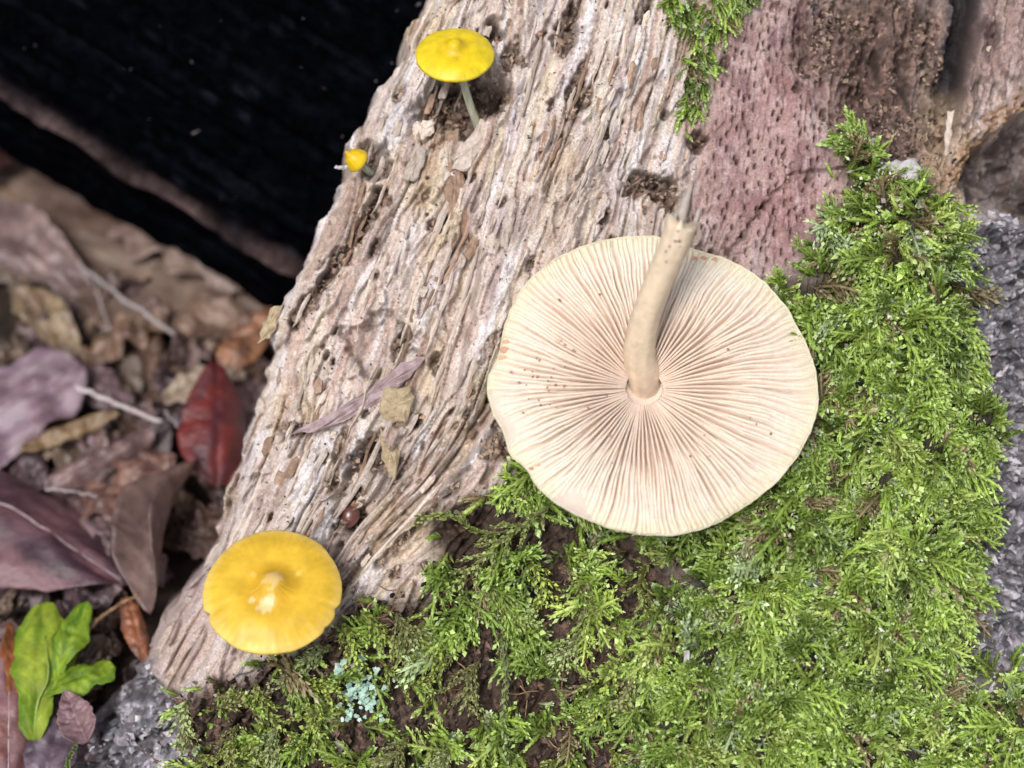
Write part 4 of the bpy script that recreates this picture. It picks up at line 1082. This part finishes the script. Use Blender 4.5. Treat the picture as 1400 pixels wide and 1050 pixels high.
while cnt < 64:                                            # broken flakes, plates with ragged ends
    a = r4.uniform(0.1, 4.6); y0 = r4.uniform(-20, 840)
    x0 = grain_x([a], np.array([y0]))[0]
    if not ok_wood(x0, y0): continue
    ln, wd_ = r4.uniform(10, 42), r4.uniform(4, 13)
    x1 = grain_x([a], np.array([y0 + ln]))[0]
    d = np.array([x1 - x0, ln]); d /= np.linalg.norm(d); e = np.array([d[1], -d[0]])
    k = 10; an = np.arange(k) * 2 * math.pi / k
    lx_ = np.sign(np.cos(an)) * np.abs(np.cos(an)) ** 0.6 * ln / 2 * r4.uniform(0.7, 1.15, k); ly_ = np.sign(np.sin(an)) * np.abs(np.sin(an)) ** 0.6 * wd_ / 2 * r4.uniform(0.7, 1.2, k)
    qx = x0 + lx_ * d[0] + ly_ * e[0]; qy = y0 + lx_ * d[1] + ly_ * e[1]
    hc_ = float(interp_grid(HS, x0, y0)) + 0.03; tx, ty = r4.normal(0, 0.22), r4.normal(0, 0.15)
    hz = hc_ + tx * ly_ / 100 + ty * lx_ / 100
    th_ = r4.uniform(0.03, 0.07)
    topv = np.stack([(qx - 700) / 100, (525 - qy) / 100, hz + th_ * 0.5 + r4.normal(0, 0.008, k)], -1)
    botv = np.stack([(qx - 700) / 100, (525 - qy) / 100, hz - th_ * 1.5], -1)
    c_t = topv.mean(0) + [0, 0, r4.uniform(0.0, 0.02)]
    v = np.concatenate([botv, topv, c_t[None]])
    f = [gridfaces(2, k, True)[:, ::-1], np.stack([np.full(k, 2 * k), k + (np.arange(k) + 1) % k, k + np.arange(k)], -1)]
    obj('wood_flake', TW(v), f, M_SPLD if cnt % 2 == 0 else M_SPL, log, smooth=False); cnt += 1

def mask_pos(mask, x0, x1, y0, y1, lift=0.02, thr=0.4):
    def fn(r, n):
        x = r.uniform(x0, x1, n * 6); y = r.uniform(y0, y1, n * 6)
        m = interp_grid(mask, x, y) > thr + r.uniform(-0.15, 0.3, n * 6)
        x, y = x[m][:n], y[m][:n]
        p = surf(x, y, False); p[:, 2] += lift
        return p
    return fn
def crumbs(name, pos, size, col, n, seed, parent=None, flat=0.6, elong=1.5):
    v, f, c = shards(n, pos, size, col, seed, flat, elong)
    return tag(obj(name, TW(v), f, M_CRUMB, parent, c, smooth=False), kind='stuff')
def cvar(base, lo, hi):
    b = np.array(base)
    return lambda r, n: b[None] * (r.uniform(lo, hi, (n, 1)) ** 1.5) * (1 + 0.03 * r.normal(size=(n, 3)))
crumbs('wood_crumbs', mask_pos(np.clip(humus, 0, 1), 330, 1000, -10, 800, 0.02, 0.45), lambda r, n: r.uniform(0.014, 0.055, n), cvar((0.46, 0.33, 0.25), 0.3, 1.0), 2600, 801, log)
crumbs('cave_crumbs', mask_pos(cave * sst(-0.1, 0.4, fbm(PX / 50, PY / 50, 106, 2) + sst(60, 230, PY) * .5), 1060, 1320, -20, 270, 0.02, 0.35), lambda r, n: r.uniform(0.010, 0.038, n) * (1 + (r.random(n) < .05)), cvar((0.40, 0.28, 0.22), 0.2, 1.1), 1300, 802, log)
crumbs('bark_crumbs', mask_pos(bark, 40, 1430, 250, 1070, 0.0, 0.45), lambda r, n: r.uniform(0.02, 0.075, n), cvar((0.46, 0.43, 0.47), 0.3, 1.15), 2600, 803, log, 0.45)
crumbs('surface_crumbs', mask_pos(wood * (1 - moss_all) * (ed > 15), 330, 1180, -10, 900, 0.005, 0.5), lambda r, n: r.uniform(0.006, 0.024, n), cvar((0.42, 0.32, 0.26), 0.25, 1.25), 2200, 804, log)
crumbs('soil_crumbs', mask_pos(soil, 230, 900, 760, 1070, 0.03, 0.3), lambda r, n: r.uniform(0.012, 0.06, n), cvar((0.12, 0.075, 0.055), 0.2, 1.4), 2400, 805, log)

# named single pieces
def slab(name, label, cat, outline, w, thick, mat, seed, dome=0.03, tilt=(0, 0), parent=None, rough=0.02):
    r = np.random.default_rng(seed)
    o = np.array(outline, float); n0 = len(o)
    tt_ = np.linspace(0, n0, n0 * 4, endpoint=False); i = tt_.astype(int); f_ = (tt_ - i)[:, None]
    p = o[i] * (1 - f_) + o[(i + 1) % n0] * f_
    p = p + r.normal(0, 1.3, p.shape)
    c = p.mean(0); k = len(p)
    rings = []
    for s, z in ((1.0, -thick), (1.0, 0.0), (0.9, thick * 0.35), (0.6, thick * 0.4 + dome), (0.25, thick * 0.4 + dome * 1.2)):
        q = c + (p - c) * s
        zz = w + z + 0.03 * fbm(q[:, 0] / 9 + seed, q[:, 1] / 9, 830, 2) * (s < 1) + tilt[0] * (q[:, 0] - c[0]) / 100 + tilt[1] * (q[:, 1] - c[1]) / 100 
        rings.append(np.array([at(a_, b_, z_) for (a_, b_), z_ in zip(q, zz)]))
    cen_ = np.mean(rings[-1], 0)
    v = np.concatenate(rings + [cen_[None]])
    f = [gridfaces(5, k, True)[:, ::-1], np.stack([np.full(k, 5 * k), 4 * k + (np.arange(k) + 1) % k, 4 * k + np.arange(k)], -1)]
    ob = obj(name, TW(v), f, mat, parent, smooth=False)
    return tag(ob, label, cat) if label else ob
def hs(x, y): return float(interp_grid(HS, x, y))
slab('wood_sliver', 'long flat mauve wood sliver lying across the flaked face of the log', 'sliver', [(396, 594), (450, 566), (505, 532), (552, 498), (578, 486), (582, 492), (560, 515), (530, 545), (480, 572), (430, 590)], max(hs(480, 550), hs(540, 515)) + 0.10, 0.05, M_SLIV, 1, 0.03, (0.0, 0.05))
slab('wood_chip', 'square ochre wood chip perched below the mauve sliver', 'wood chip', [(524, 532), (560, 528), (566, 545), (556, 580), (530, 578), (518, 562)], hs(542, 555) + 0.16, 0.09, M_SPL2, 2, 0.03, (0.1, -0.1))
slab('wood_chip', 'narrow ochre wood tongue below the square chip', 'wood chip', [(517, 586), (540, 598), (546, 618), (540, 660), (528, 640), (522, 612)], hs(532, 620) + 0.10, 0.06, M_SPL2, 3, 0.02)
slab('wood_chip', 'pale broken wood tab sticking out from the log edge', 'wood chip', [(352, 470), (362, 440), (372, 420), (386, 418), (380, 445), (368, 462)], hs(385, 445) + 0.02, 0.06, M_SPL2, 4, 0.02)
slab('bark_piece', 'pale whitish bark lump bedded in the bright moss', 'bark piece', [(1198, 232), (1216, 220), (1252, 218), (1262, 232), (1256, 250), (1225, 258), (1202, 262)], hs(1228, 240) + 0.22, 0.16, M_STONE, 5, 0.05, (0, 0.0), rough=0.03)
slab('bark_piece', 'thin pale wood shard half buried in the soil moss', 'bark piece', [(934, 886), (942, 888), (946, 915), (944, 932), (936, 922)], hs(940, 910) + 0.22, 0.04, M_STONE, 6, 0.01)
slab('wood_chip', 'small mauve leaf-shaped chip standing in the bottom soil', 'wood chip', [(463, 1012), (472, 1014), (468, 1030), (458, 1042), (456, 1036)], hs(465, 1028) + 0.12, 0.03, M_SLIV, 8, 0.01)
for i, (x0, y0, x1, y1, w_) in enumerate(((655, 315, 640, 352, 16), (628, 236, 662, 168, 22), (560, 185, 590, 172, 26), (612, 178, 632, 330, 30), (560, 250, 575, 200, 22),
                                          (700, 270, 690, 340, 14), (498, 250, 478, 335, 8), (1300, 150, 1292, 235, 9), (1345, 60, 1322, 150, 18), (1225, 10, 1208, 130, 8))):
    d = np.array([x1 - x0, y1 - y0], float); L_ = np.linalg.norm(d); d /= L_; e = np.array([-d[1], d[0]]) * w_ / 2
    a_, b_ = np.array([x0, y0]), np.array([x1, y1])
    slab('wood_plate', None, None, [a_ - e, a_ + e * .7 + d * 5, (a_ + b_) / 2 + e * 1.1, b_ + e * 0.8, b_ - e * 0.6 + d * 4, (a_ + b_) / 2 - e], hs(*(0.5 * (a_ + b_))) + 0.06, 0.07, M_SPL if i % 3 else M_SPLD, 30 + i, 0.02, (0, 0), log)
twig('wood_stub', 'pale stub of wood poking out beside the tiny yellow bud', 'wood stub', [(480, 226, -0.2), (470, 229, -0.15), (459, 229, -0.1)], 0.05, 0.035, M_STONE, 9, ground=False)
# seed: an egg-shaped hull with a paler scar
sc0 = at(478, 706, hs(478, 706) + 0.06)
n_, m_ = 14, 18
pa = np.linspace(0, math.pi, n_); qa = np.arange(m_) * 2 * math.pi / m_
sv = np.array([[math.cos(p) * 0.17 + 0.0, math.sin(p) * math.cos(q) * 0.135 * (1 + 0.15 * math.cos(p)), math.sin(p) * math.sin(q) * 0.12] for p in pa for q in qa])
rot = math.radians(70); R2 = np.array([[math.cos(rot), -math.sin(rot), 0], [math.sin(rot), math.cos(rot), 0], [0, 0, 1]])
seed_o = obj('seed', TW(sv @ R2.T + sc0), gridfaces(n_, m_, True), M_SEED)
tag(seed_o, 'glossy reddish brown seed lodged in a crumbled groove of the log', 'seed')
v_, f_ = tube(spline([sc0 + [0.04, 0.15, 0.03], sc0 + [0.06, 0.19, 0.04], sc0 + [0.075, 0.22, 0.03]], 6), np.linspace(0.03, 0.012, 6), 8)
obj('scar', TW(v_), f_, M_ROOT, seed_o)

# ------------------------------------------------------------------ moss
def braid(nleaf, seed, curve=0.25, leafl=0.2, core=0.095, nr=6, ns=5):
    """one moss shoot of length 1 along x: a plump tapering shoot covered by scale-like leaves; verts, tris, share along the shoot"""
    r = np.random.default_rng(seed)
    c1, c2 = r.normal(0, curve), r.normal(0, curve)
    sx_ = np.linspace(0, 1, nr)
    rad = core * np.interp(sx_, [0, .2, .6, .88, 1], [.6, 1.0, 1.0, .75, .15]) * r.uniform(.85, 1.15, nr)
    an = np.arange(ns) * 2 * math.pi / ns
    cv = np.stack([np.repeat(sx_, ns), (rad[:, None] * np.cos(an[None] + sx_[:, None] * 4)).ravel() + np.repeat(c1 * sx_ ** 2, ns), (rad[:, None] * np.sin(an[None] + sx_[:, None] * 4)).ravel() + np.repeat(c2 * sx_ ** 2, ns)], -1)
    q = gridfaces(nr, ns, True)
    vs = list(cv); fs = [tuple(t) for t in np.concatenate([q[:, [0, 1, 2]], q[:, [0, 2, 3]]])]; ss = list(np.repeat(sx_ * 0.8, ns))
    for i in range(nleaf):
        s = (i + r.uniform(0, 0.6)) / nleaf
        pos = np.array([s, c1 * s * s, c2 * s * s])
        tan = np.array([1, 2 * c1 * s, 2 * c2 * s]); tan /= np.linalg.norm(tan)
        ph = i * 2.4 + r.normal(0, 0.3)
        x, y, z = frame_of(tan)
        out = math.cos(ph) * x + math.sin(ph) * y
        op = math.radians(r.uniform(24, 50)) * (1 - 0.35 * s)
        d = math.cos(op) * tan + math.sin(op) * out
        sd_ = np.cross(d, out); sd_ /= np.linalg.norm(sd_)
        l = leafl * r.uniform(0.8, 1.2) * (1 - 0.3 * s); w = l * 0.32
        b = pos + out * core * 0.75 * (1 - 0.5 * s)
        mid = b + d * l * 0.42 + out * 0.012
        k = len(vs)
        vs += [b, mid - sd_ * w - out * w * 0.35, mid + sd_ * w - out * w * 0.35, b + d * l]
        fs += [(k, k + 1, k + 3), (k, k + 3, k + 2)]
        ss += [s * 0.8, s + 0.05, s + 0.05, min(s + 0.45, 1.15) * r.uniform(.85, 1.1)]
    return np.array(vs), np.array(fs), np.array(ss)
PROTO = [braid(n_, 900 + i, 0.25, leafl=l_) for i, (n_, l_) in enumerate(((26, .24), (28, .22), (24, .26), (28, .22), (26, .25), (22, .28)))] + [braid(18, 930 + i, 0.3, leafl=0.36, core=0.07) for i in range(3)]
def feather(seed, nb=9):
    """a pinnate moss shoot of length 1: a scaly axis with two rows of scaly side shoots"""
    r = np.random.default_rng(seed)
    c1 = r.normal(0, 0.2)
    mv, mf, ms = braid(18, seed + 50, 0.0, leafl=0.15, core=0.045)
    V_, F_, S_, k = [mv], [mf], [ms], len(mv)
    for i in range(nb):
        t = 0.10 + 0.75 * (i + r.uniform(-.2, .2)) / nb
        bv, bf, bs = braid(11, seed * 31 + i, 0.15, leafl=0.34, core=0.11, nr=4, ns=4)
        l = (0.46 - 0.2 * t) * r.uniform(.8, 1.25); a_ = math.radians(r.uniform(38, 62)) * (1 if i % 2 else -1); z = r.normal(0.1, .25)
        d = np.array([math.cos(a_), math.sin(a_), z]); d /= np.linalg.norm(d)
        sd_ = np.cross([0, 0, 1.0], d); sd_ /= np.linalg.norm(sd_); up_ = np.cross(d, sd_)
        q = l * (bv[:, :1] * d + bv[:, 1:2] * sd_ + bv[:, 2:3] * up_) + np.array([t, 0, 0])
        V_.append(q); F_.append(bf + k); k += len(bv); S_.append(0.35 * t + 0.85 * bs)
    v = np.concatenate(V_); v[:, 1] += c1 * v[:, 0] ** 2
    return v, np.concatenate(F_), np.concatenate(S_)
FEATHER = [feather(70 + i, 5 + i % 3) for i in range(6)]
GRAV = np.array([0, -CP, -SP])
def moss_palette(r, n, x, y):
    pal = np.array([(0.32, 0.47, 0.085), (0.46, 0.65, 0.12), (0.61, 0.76, 0.19), (0.18, 0.27, 0.05), (0.57, 0.71, 0.38), (0.34, 0.27, 0.14)])
    t = 0.5 + 0.5 * fbm(x / 70, y / 70, 850, 3) + r.normal(0, 0.18, n)
    idx = np.select([t < 0.15, t < 0.42, t < 0.8, t < 1.2], [3, 0, 1, 2], 2)
    idx = np.where(r.random(n) < 0.035, 4, idx); idx = np.where(r.random(n) < 0.04 + 0.5 * sst(0.35, 0.7, fbm(x / 40, y / 40, 855, 2)), 5, idx)
    return pal[idx] * r.uniform(0.75, 1.25, (n, 1))
def moss_mesh(x, y, length, lift, seed, rise=(0.15, 0.9), bias=0.5, flow=(0.0, -1.0), protos=None):
    """moss shoots rooted at log-face positions; world vertices, tris, colours"""
    r = np.random.default_rng(seed); n = len(x)
    root = surf(x, y); root[:, 2] += lift
    e = 6.0
    gxn = (interp_grid(HS, x + e, y) - interp_grid(HS, x - e, y)) / (2 * e / 100)
    gyn = (interp_grid(HS, x, y - e) - interp_grid(HS, x, y + e)) / (2 * e / 100)
    nrm = np.stack([-np.clip(gxn, -1.5, 1.5), -np.clip(gyn, -1.5, 1.5), np.ones(n)], -1); nrm /= np.linalg.norm(nrm, axis=1)[:, None]
    fa = 2.2 * math.pi * fbm(x / 110, y / 110, 860, 2) + r.normal(0, 0.75, n)
    tang = np.stack([np.cos(fa), np.sin(fa), np.zeros(n)], -1) * (1 - bias) + np.array([flow[0], flow[1], 0]) * bias
    d = tang + nrm * r.uniform(rise[0], rise[1], n)[:, None]
    d /= np.linalg.norm(d, axis=1)[:, None]
    s = np.cross(nrm, d); s /= np.linalg.norm(s, axis=1)[:, None]; u = np.cross(d, s)
    roll = r.uniform(0, 2 * math.pi, n)
    s, u = s * np.cos(roll)[:, None] + u * np.sin(roll)[:, None], u * np.cos(roll)[:, None] - s * np.sin(roll)[:, None]
    cb = moss_palette(r, n, x, y)
    protos = protos or PROTO
    if protos is FEATHER: roll = r.normal(0, 0.5, n); s, u = np.cross(nrm, d), None; s /= np.linalg.norm(s, axis=1)[:, None]; u = np.cross(d, s)
    pick = r.integers(0, len(protos), n)
    V_, F_, C_, off = [], [], [], 0
    for k, (pv, pf, ps) in enumerate(protos):
        m = np.where(pick == k)[0]
        if not len(m): continue
        L = length[m][:, None, None]
        wv = r.uniform(0.8, 1.2, (len(m), 1, 1))
        vv = root[m][:, None] + L * (pv[None, :, 0:1] * d[m][:, None] + wv * (pv[None, :, 1:2] * s[m][:, None] + pv[None, :, 2:3] * u[m][:, None]))
        sag = (pv[None, :, 0:1] * L) ** 2 * 0.35
        vv = vv + sag * GRAV
        sh = np.clip(ps, 0, 1)[None, :, None]
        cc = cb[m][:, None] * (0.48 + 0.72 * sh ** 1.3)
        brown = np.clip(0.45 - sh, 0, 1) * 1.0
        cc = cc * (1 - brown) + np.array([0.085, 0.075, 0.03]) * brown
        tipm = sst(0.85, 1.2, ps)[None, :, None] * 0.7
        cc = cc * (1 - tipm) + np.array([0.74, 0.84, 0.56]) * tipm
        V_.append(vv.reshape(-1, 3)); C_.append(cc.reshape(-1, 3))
        F_.append((pf[None] + (np.arange(len(m)) * len(pv))[:, None, None] + off).reshape(-1, 3)); off += vv.shape[0] * vv.shape[1]
    return TW(np.concatenate(V_)), np.concatenate(F_), np.concatenate(C_)
def scatter_mask(mask, n, x0, x1, y0, y1, seed, thr=0.3):
    r = np.random.default_rng(seed)
    x = r.uniform(x0, x1, n); y = r.uniform(y0, y1, n)
    m = interp_grid(mask, x, y) > thr + r.uniform(-0.2, 0.2, n)
    return x[m], y[m]
def moss_stuff(name, label, mask, n, box_, seed, lmin, lmax, lift=(0.0, 0.12), thr=0.3, nf=0, flen=(0.5, 0.9), **kw):
    r = np.random.default_rng(seed + 1)
    x, y = scatter_mask(mask, n, *box_, seed, thr)
    v, f, c = moss_mesh(x, y, r.uniform(lmin, lmax, len(x)), r.uniform(lift[0], lift[1], len(x)), seed + 2, **kw)
    if nf:
        x, y = scatter_mask(mask, nf, *box_, seed + 5, thr + 0.1)
        v2, f2, c2 = moss_mesh(x, y, r.uniform(flen[0], flen[1], len(x)), r.uniform(lift[1] * .5, lift[1] + 0.1, len(x)), seed + 6, protos=FEATHER, **kw)
        f = np.concatenate([f, f2 + len(v)]); v = np.concatenate([v, v2]); c = np.concatenate([c, c2])
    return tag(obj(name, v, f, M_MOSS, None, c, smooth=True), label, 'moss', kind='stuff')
behind_cap = np.hypot((PX - 893) / 205, (PY - 525) / 185) < 1
mA = mossA * ~behind_cap * (0.80 + 0.75 * fbm(PX / 38, PY / 38, 870, 3))
moss_stuff('moss_carpet', 'dense bright green moss carpet covering the bark beside the big mushroom', mA, 9800, (640, 1480, 160, 1110), 881, 0.22, 0.42, (-0.05, 0.12), bias=0.25, nf=2300, flen=(0.4, 0.75))
mB = mossB * (1 - mossA) * ~behind_cap * sst(0.02, 0.35, fbm(PX / 60, PY / 60, 873, 3))
moss_stuff('moss_patch', 'patchy olive moss on the brown soil between the golden mushroom and the moss carpet', mB, 2300, (220, 960, 640, 1110), 891, 0.26, 0.44, (0.0, 0.08), nf=650, flen=(0.45, 0.85), bias=0.4, rise=(0.05, 0.55))
moss_stuff('moss_tuft', 'small pale green moss tuft hanging down the upper wood', mossC * (0.75 + 0.8 * fbm(PX / 28, PY / 40, 876, 2)), 600, (895, 1060, -40, 185), 895, 0.16, 0.34, (-0.02, 0.05), bias=0.6, rise=(0.1, 0.5))
crumbs('pale_crumbs', mask_pos(mossA, 1060, 1420, 180, 1070, 0.28, 0.3), lambda r, n: r.uniform(0.012, 0.035, n), cvar((0.72, 0.66, 0.60), 0.4, 1.1), 300, 806)
tag(bpy.data.objects['pale_crumbs'], 'pale wood crumbs sprinkled over the moss carpet', 'wood crumbs')

# single moss fronds: a scaly main shoot with scaly side shoots
def frond(pts, lift, seed, label, group=None, nb=7, blen=0.22, thick=1.0, tone=(0.20, 0.29, 0.035), name='moss_frond'):
    r = np.random.default_rng(seed)
    P = np.array([np.append(surf(np.array(float(x)), np.array(float(y)))[:2], hs(x, y) + lift + 0.10 * math.sin(3.0 * i / max(1, len(pts) - 1))) for i, (x, y) in enumerate(pts)])
    p = spline(P, 40)
    L = np.linalg.norm(np.diff(p, axis=0), axis=1).sum()
    tan = np.gradient(p, axis=0); tan /= np.linalg.norm(tan, axis=1)[:, None]
    root = empty(name, TW(p[0])); tag(root, label, 'moss frond', group)
    tone = np.array(tone) * r.uniform(0.8, 1.2)
    def scaly(path, tn, leafl, nl, nm, s0=0.0):
        V_, F_, C_ = [], [], []
        tv, tf_ = tube(path, np.linspace(0.016, 0.008, len(path)) * thick, 5)
        V_.append(tv); k = len(tv); C_.append(np.tile([0.12, 0.11, 0.03], (k, 1)))
        quads, caps = tf_[0], tf_[1:]
        F3 = [quads[:, [0, 1, 2]], quads[:, [0, 2, 3]]] + caps
        for i in range(nl):
            s = (i + r.uniform(0, .7)) / nl
            j = min(int(s * (len(path) - 1)), len(path) - 1)
            x, y, z = frame_of(tn[j])
            ph = i * 2.4 + r.normal(0, .25)
            out = math.cos(ph) * x + math.sin(ph) * y
            op = math.radians(r.uniform(22, 42))
            d = math.cos(op) * tn[j] + math.sin(op) * out
            sdv = np.cross(d, out); sdv /= np.linalg.norm(sdv)
            l = leafl * r.uniform(.8, 1.2) * (1 - 0.4 * max(0, s - 0.6) / 0.4); w = l * 0.33
            b = path[j] + out * 0.008; upn = np.cross(sdv, d); mid = b + d * l * .42
            V_.append(np.array([b, mid - sdv * w + upn * w * .3, mid + sdv * w + upn * w * .3, b + d * l]))
            F3.append(np.array([[k, k + 1, k + 3], [k, k + 3, k + 2]])); k += 4
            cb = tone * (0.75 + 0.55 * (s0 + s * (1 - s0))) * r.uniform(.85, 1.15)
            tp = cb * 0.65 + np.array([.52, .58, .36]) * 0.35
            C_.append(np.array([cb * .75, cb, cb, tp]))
        return obj(nm, TW(np.concatenate(V_)), np.concatenate(F3), M_MOSS, root, np.concatenate(C_), smooth=False)
    scaly(p, tan, 0.075 * thick, int(L / 0.021), 'main_shoot')
    for i in range(nb):
        s = 0.12 + 0.72 * (i + r.uniform(-.2, .2)) / max(1, nb - 1)
        j = int(np.clip(s, 0, 1) * 39)
        sgn = 1 if i % 2 else -1
        side_ = np.cross(np.array([0, 0, 1.0]), tan[j]); side_ /= np.linalg.norm(side_)
        d = tan[j] * 0.75 + side_ * sgn * 0.75 + np.array([0, 0, r.uniform(-.1, .35)]); d /= np.linalg.norm(d)
        bl = blen * r.uniform(.7, 1.3) * (1 - 0.35 * s)
        q = np.linspace(0, 1, 10)[:, None]
        path = p[j] + d * q * bl + tan[j] * (q ** 2) * bl * 0.25 + GRAV * (q ** 2) * 0.04
        tn = np.gradient(path, axis=0); tn /= np.linalg.norm(tn, axis=1)[:, None]
        scaly(path, tn, 0.062 * thick, int(bl / 0.016), 'side_shoot', 0.3)
    return root
frond([(686, 868), (692, 920), (688, 975), (694, 1034)], 0.30, 1, 'single long moss strand hanging straight over the bare brown soil', None, 0, thick=1.3, tone=(0.30, 0.40, 0.14))
frond([(748, 690), (700, 722), (655, 765), (608, 806)], 0.30, 2, 'large feathery moss frond spreading below the rim of the big mushroom', None, 10, 0.36, 1.2, (0.38, 0.48, 0.13))
frond([(730, 716), (660, 724), (612, 698), (566, 716)], 0.28, 3, 'thin arching moss frond reaching over the pale wood ledge', None, 5, 0.2, 1.1, (0.32, 0.42, 0.08))
frond([(28, 1008), (60, 1016), (92, 1034), (120, 1062)], 1.0, 4, 'pale moss sprig poking out over the litter at the log foot', None, 4, 0.12, 0.9, (0.24, 0.32, 0.10))
FG = 'moss fronds on the soil'
man = [((500, 832), (530, 868), (556, 905)), ((470, 842), (486, 876), (492, 920)), ((545, 832), (560, 860), (572, 892)), ((455, 880), (420, 900), (378, 940)), ((352, 930), (372, 968), (408, 1010)),
       ((410, 915), (440, 935), (470, 938)), ((300, 965), (330, 950), (372, 948)), ((262, 952), (252, 980), (264, 1012)), ((275, 1030), (330, 1024), (395, 1030)), ((420, 1000), (455, 1030), (490, 1060)),
       ((330, 985), (318, 1012), (322, 1048)), ((385, 985), (372, 1020), (384, 1056)), ((640, 880), (604, 902), (580, 950)), ((600, 858), (590, 884), (572, 900)), ((655, 900), (640, 930), (644, 972)),
       ((640, 838), (690, 840), (742, 852)), ((660, 800), (700, 820), (718, 860)), ((850, 880), (822, 930), (806, 988)), ((868, 900), (850, 940), (836, 962)), ((790, 860), (770, 890), (742, 905)),
       ((905, 985), (938, 1010), (985, 1022)), ((830, 1010), (845, 1030), (842, 1062)), ((560, 1000), (540, 1025), (508, 1040)), ((620, 1010), (605, 1034), (598, 1060)), ((760, 1030), (748, 1045), (742, 1066)),
       ((720, 760), (740, 790), (748, 826)), ((770, 770), (800, 795), (812, 832)), ((690, 790), (672, 820), (640, 828)), ((520, 900), (560, 930), (600, 925)), ((455, 955), (430, 980), (440, 1010)),
       ((1052, 660), (1040, 690), (1036, 722)), ((930, 790), (960, 815), (975, 850)), ((880, 770), (870, 800), (880, 835)), ((1000, 900), (985, 930), (992, 965))]
for i, pts in enumerate(man):
    frond(pts, 0.20 + 0.1 * (i % 3) / 2, 100 + i, (['olive', 'bright green', 'dull brownish green', 'pale green'][i % 4] + ' feathery moss frond ' + ('under the golden mushroom' if pts[0][0] < 480 else 'around the lichen cluster' if pts[0][0] < 605 else 'beside the long hanging strand' if pts[0][0] < 765 else 'below the big mushroom')) if i < 30 else 'short feathery moss frond rising out of the dense moss carpet', FG if i < 30 else 'fronds in the moss carpet', 6 + i % 4, 0.24 + 0.08 * (i % 3), 1.15,
          [(0.34, 0.44, 0.08), (0.42, 0.56, 0.08), (0.30, 0.32, 0.11), (0.44, 0.54, 0.22)][i % 4])

# lichen: overlapping blue-green lobes
def lichen(label, spots, seed, s0):
    r = np.random.default_rng(seed)
    root = empty('lichen', TW(surf(np.array(spots[0][0] * 1.0), np.array(spots[0][1] * 1.0)))); tag(root, label, 'lichen')
    for x, y in spots:
        k = 14; a = np.arange(k) * 2 * math.pi / k
        rr = s0 * r.uniform(0.7, 1.2) * (1 + 0.22 * np.cos(a * r.integers(2, 6) + r.random() * 6) + 0.15 * np.cos(a * 7 + r.random() * 6) + r.normal(0, .08, k))
        tx, ty = r.normal(0, .5), r.normal(0, .5) - 0.3
        base = surf(np.array(float(x)), np.array(float(y))); base[2] += 0.10 + r.uniform(0, 0.14)
        def ring(s, z): 
            cx_, cy_ = np.cos(a) * rr * s, np.sin(a) * rr * s
            return np.stack([base[0] + cx_, base[1] + cy_, base[2] + tx * cx_ + ty * cy_ + z + 0.25 * (s * rr) ** 2 / s0], -1)
        v = np.concatenate([ring(1, -0.012), ring(1, 0.004), ring(.55, 0.012), base[None] + [[0, 0, 0.0]], base[None] + [[0, 0, -0.02]]])
        j = np.arange(k)
        f = [gridfaces(3, k, True), np.stack([np.full(k, 3 * k), 2 * k + j, 2 * k + (j + 1) % k], -1), np.stack([np.full(k, 3 * k + 1), (j + 1) % k, j], -1)]
        obj('lobe', TW(v), f, M_LICH, root)
rr_ = np.random.default_rng(5)
lichen('cluster of blue-green lichen lobes on the moss below the golden mushroom', [(x, y) for x, y in zip(rr_.normal(499, 17, 90), rr_.normal(946, 18, 90))], 1, 0.036)
lichen('small blue-green lichen scales beside the golden mushroom rim', [(x, y) for x, y in zip(rr_.normal(472, 8, 7), rr_.normal(908, 10, 7))], 2, 0.06)
lichen('tiny pale blue-green lichen scrap bedded in the moss carpet', [(1098, 782), (1104, 788), (1101, 778), (1094, 788)], 3, 0.055)

# fine rootlets
r5 = np.random.default_rng(9)
for i in range(90):
    reg = [(545, 690, 760, 815), (228, 265, 955, 1055), (690, 790, 890, 1010), (360, 680, 820, 1050), (780, 1000, 760, 1050), (440, 560, 790, 850)][i % 6]
    x, y = r5.uniform(reg[0], reg[1]), r5.uniform(reg[2], reg[3])
    a = r5.normal(1.4 if i % 6 == 1 else 0.5, 0.8); ln = r5.uniform(20, 60)
    pts = []
    for k in range(4):
        pts.append(np.append(surf(np.array(x), np.array(y))[:2], hs(x, y) + 0.05 + r5.uniform(0, 0.14)))
        a += r5.normal(0, 0.5); x += ln / 3 * math.cos(a); y += ln / 3 * math.sin(a)
    v, f = tube(spline(pts, 12), np.linspace(0.011, 0.006, 12), 5)
    tag(obj('rootlet', TW(v), f, M_ROOT, None, origin=TW(pts[0])), 'hair-thin brown rootlet ' + ['on the pale ledge above the large moss frond', 'hanging at the grey bark foot of the log', 'on the bare soil beside the long hanging strand', 'in the moss around the lichen cluster', 'in the moss under the big mushroom', 'beside the rim of the golden mushroom'][i % 6], 'rootlet', 'fine rootlets')
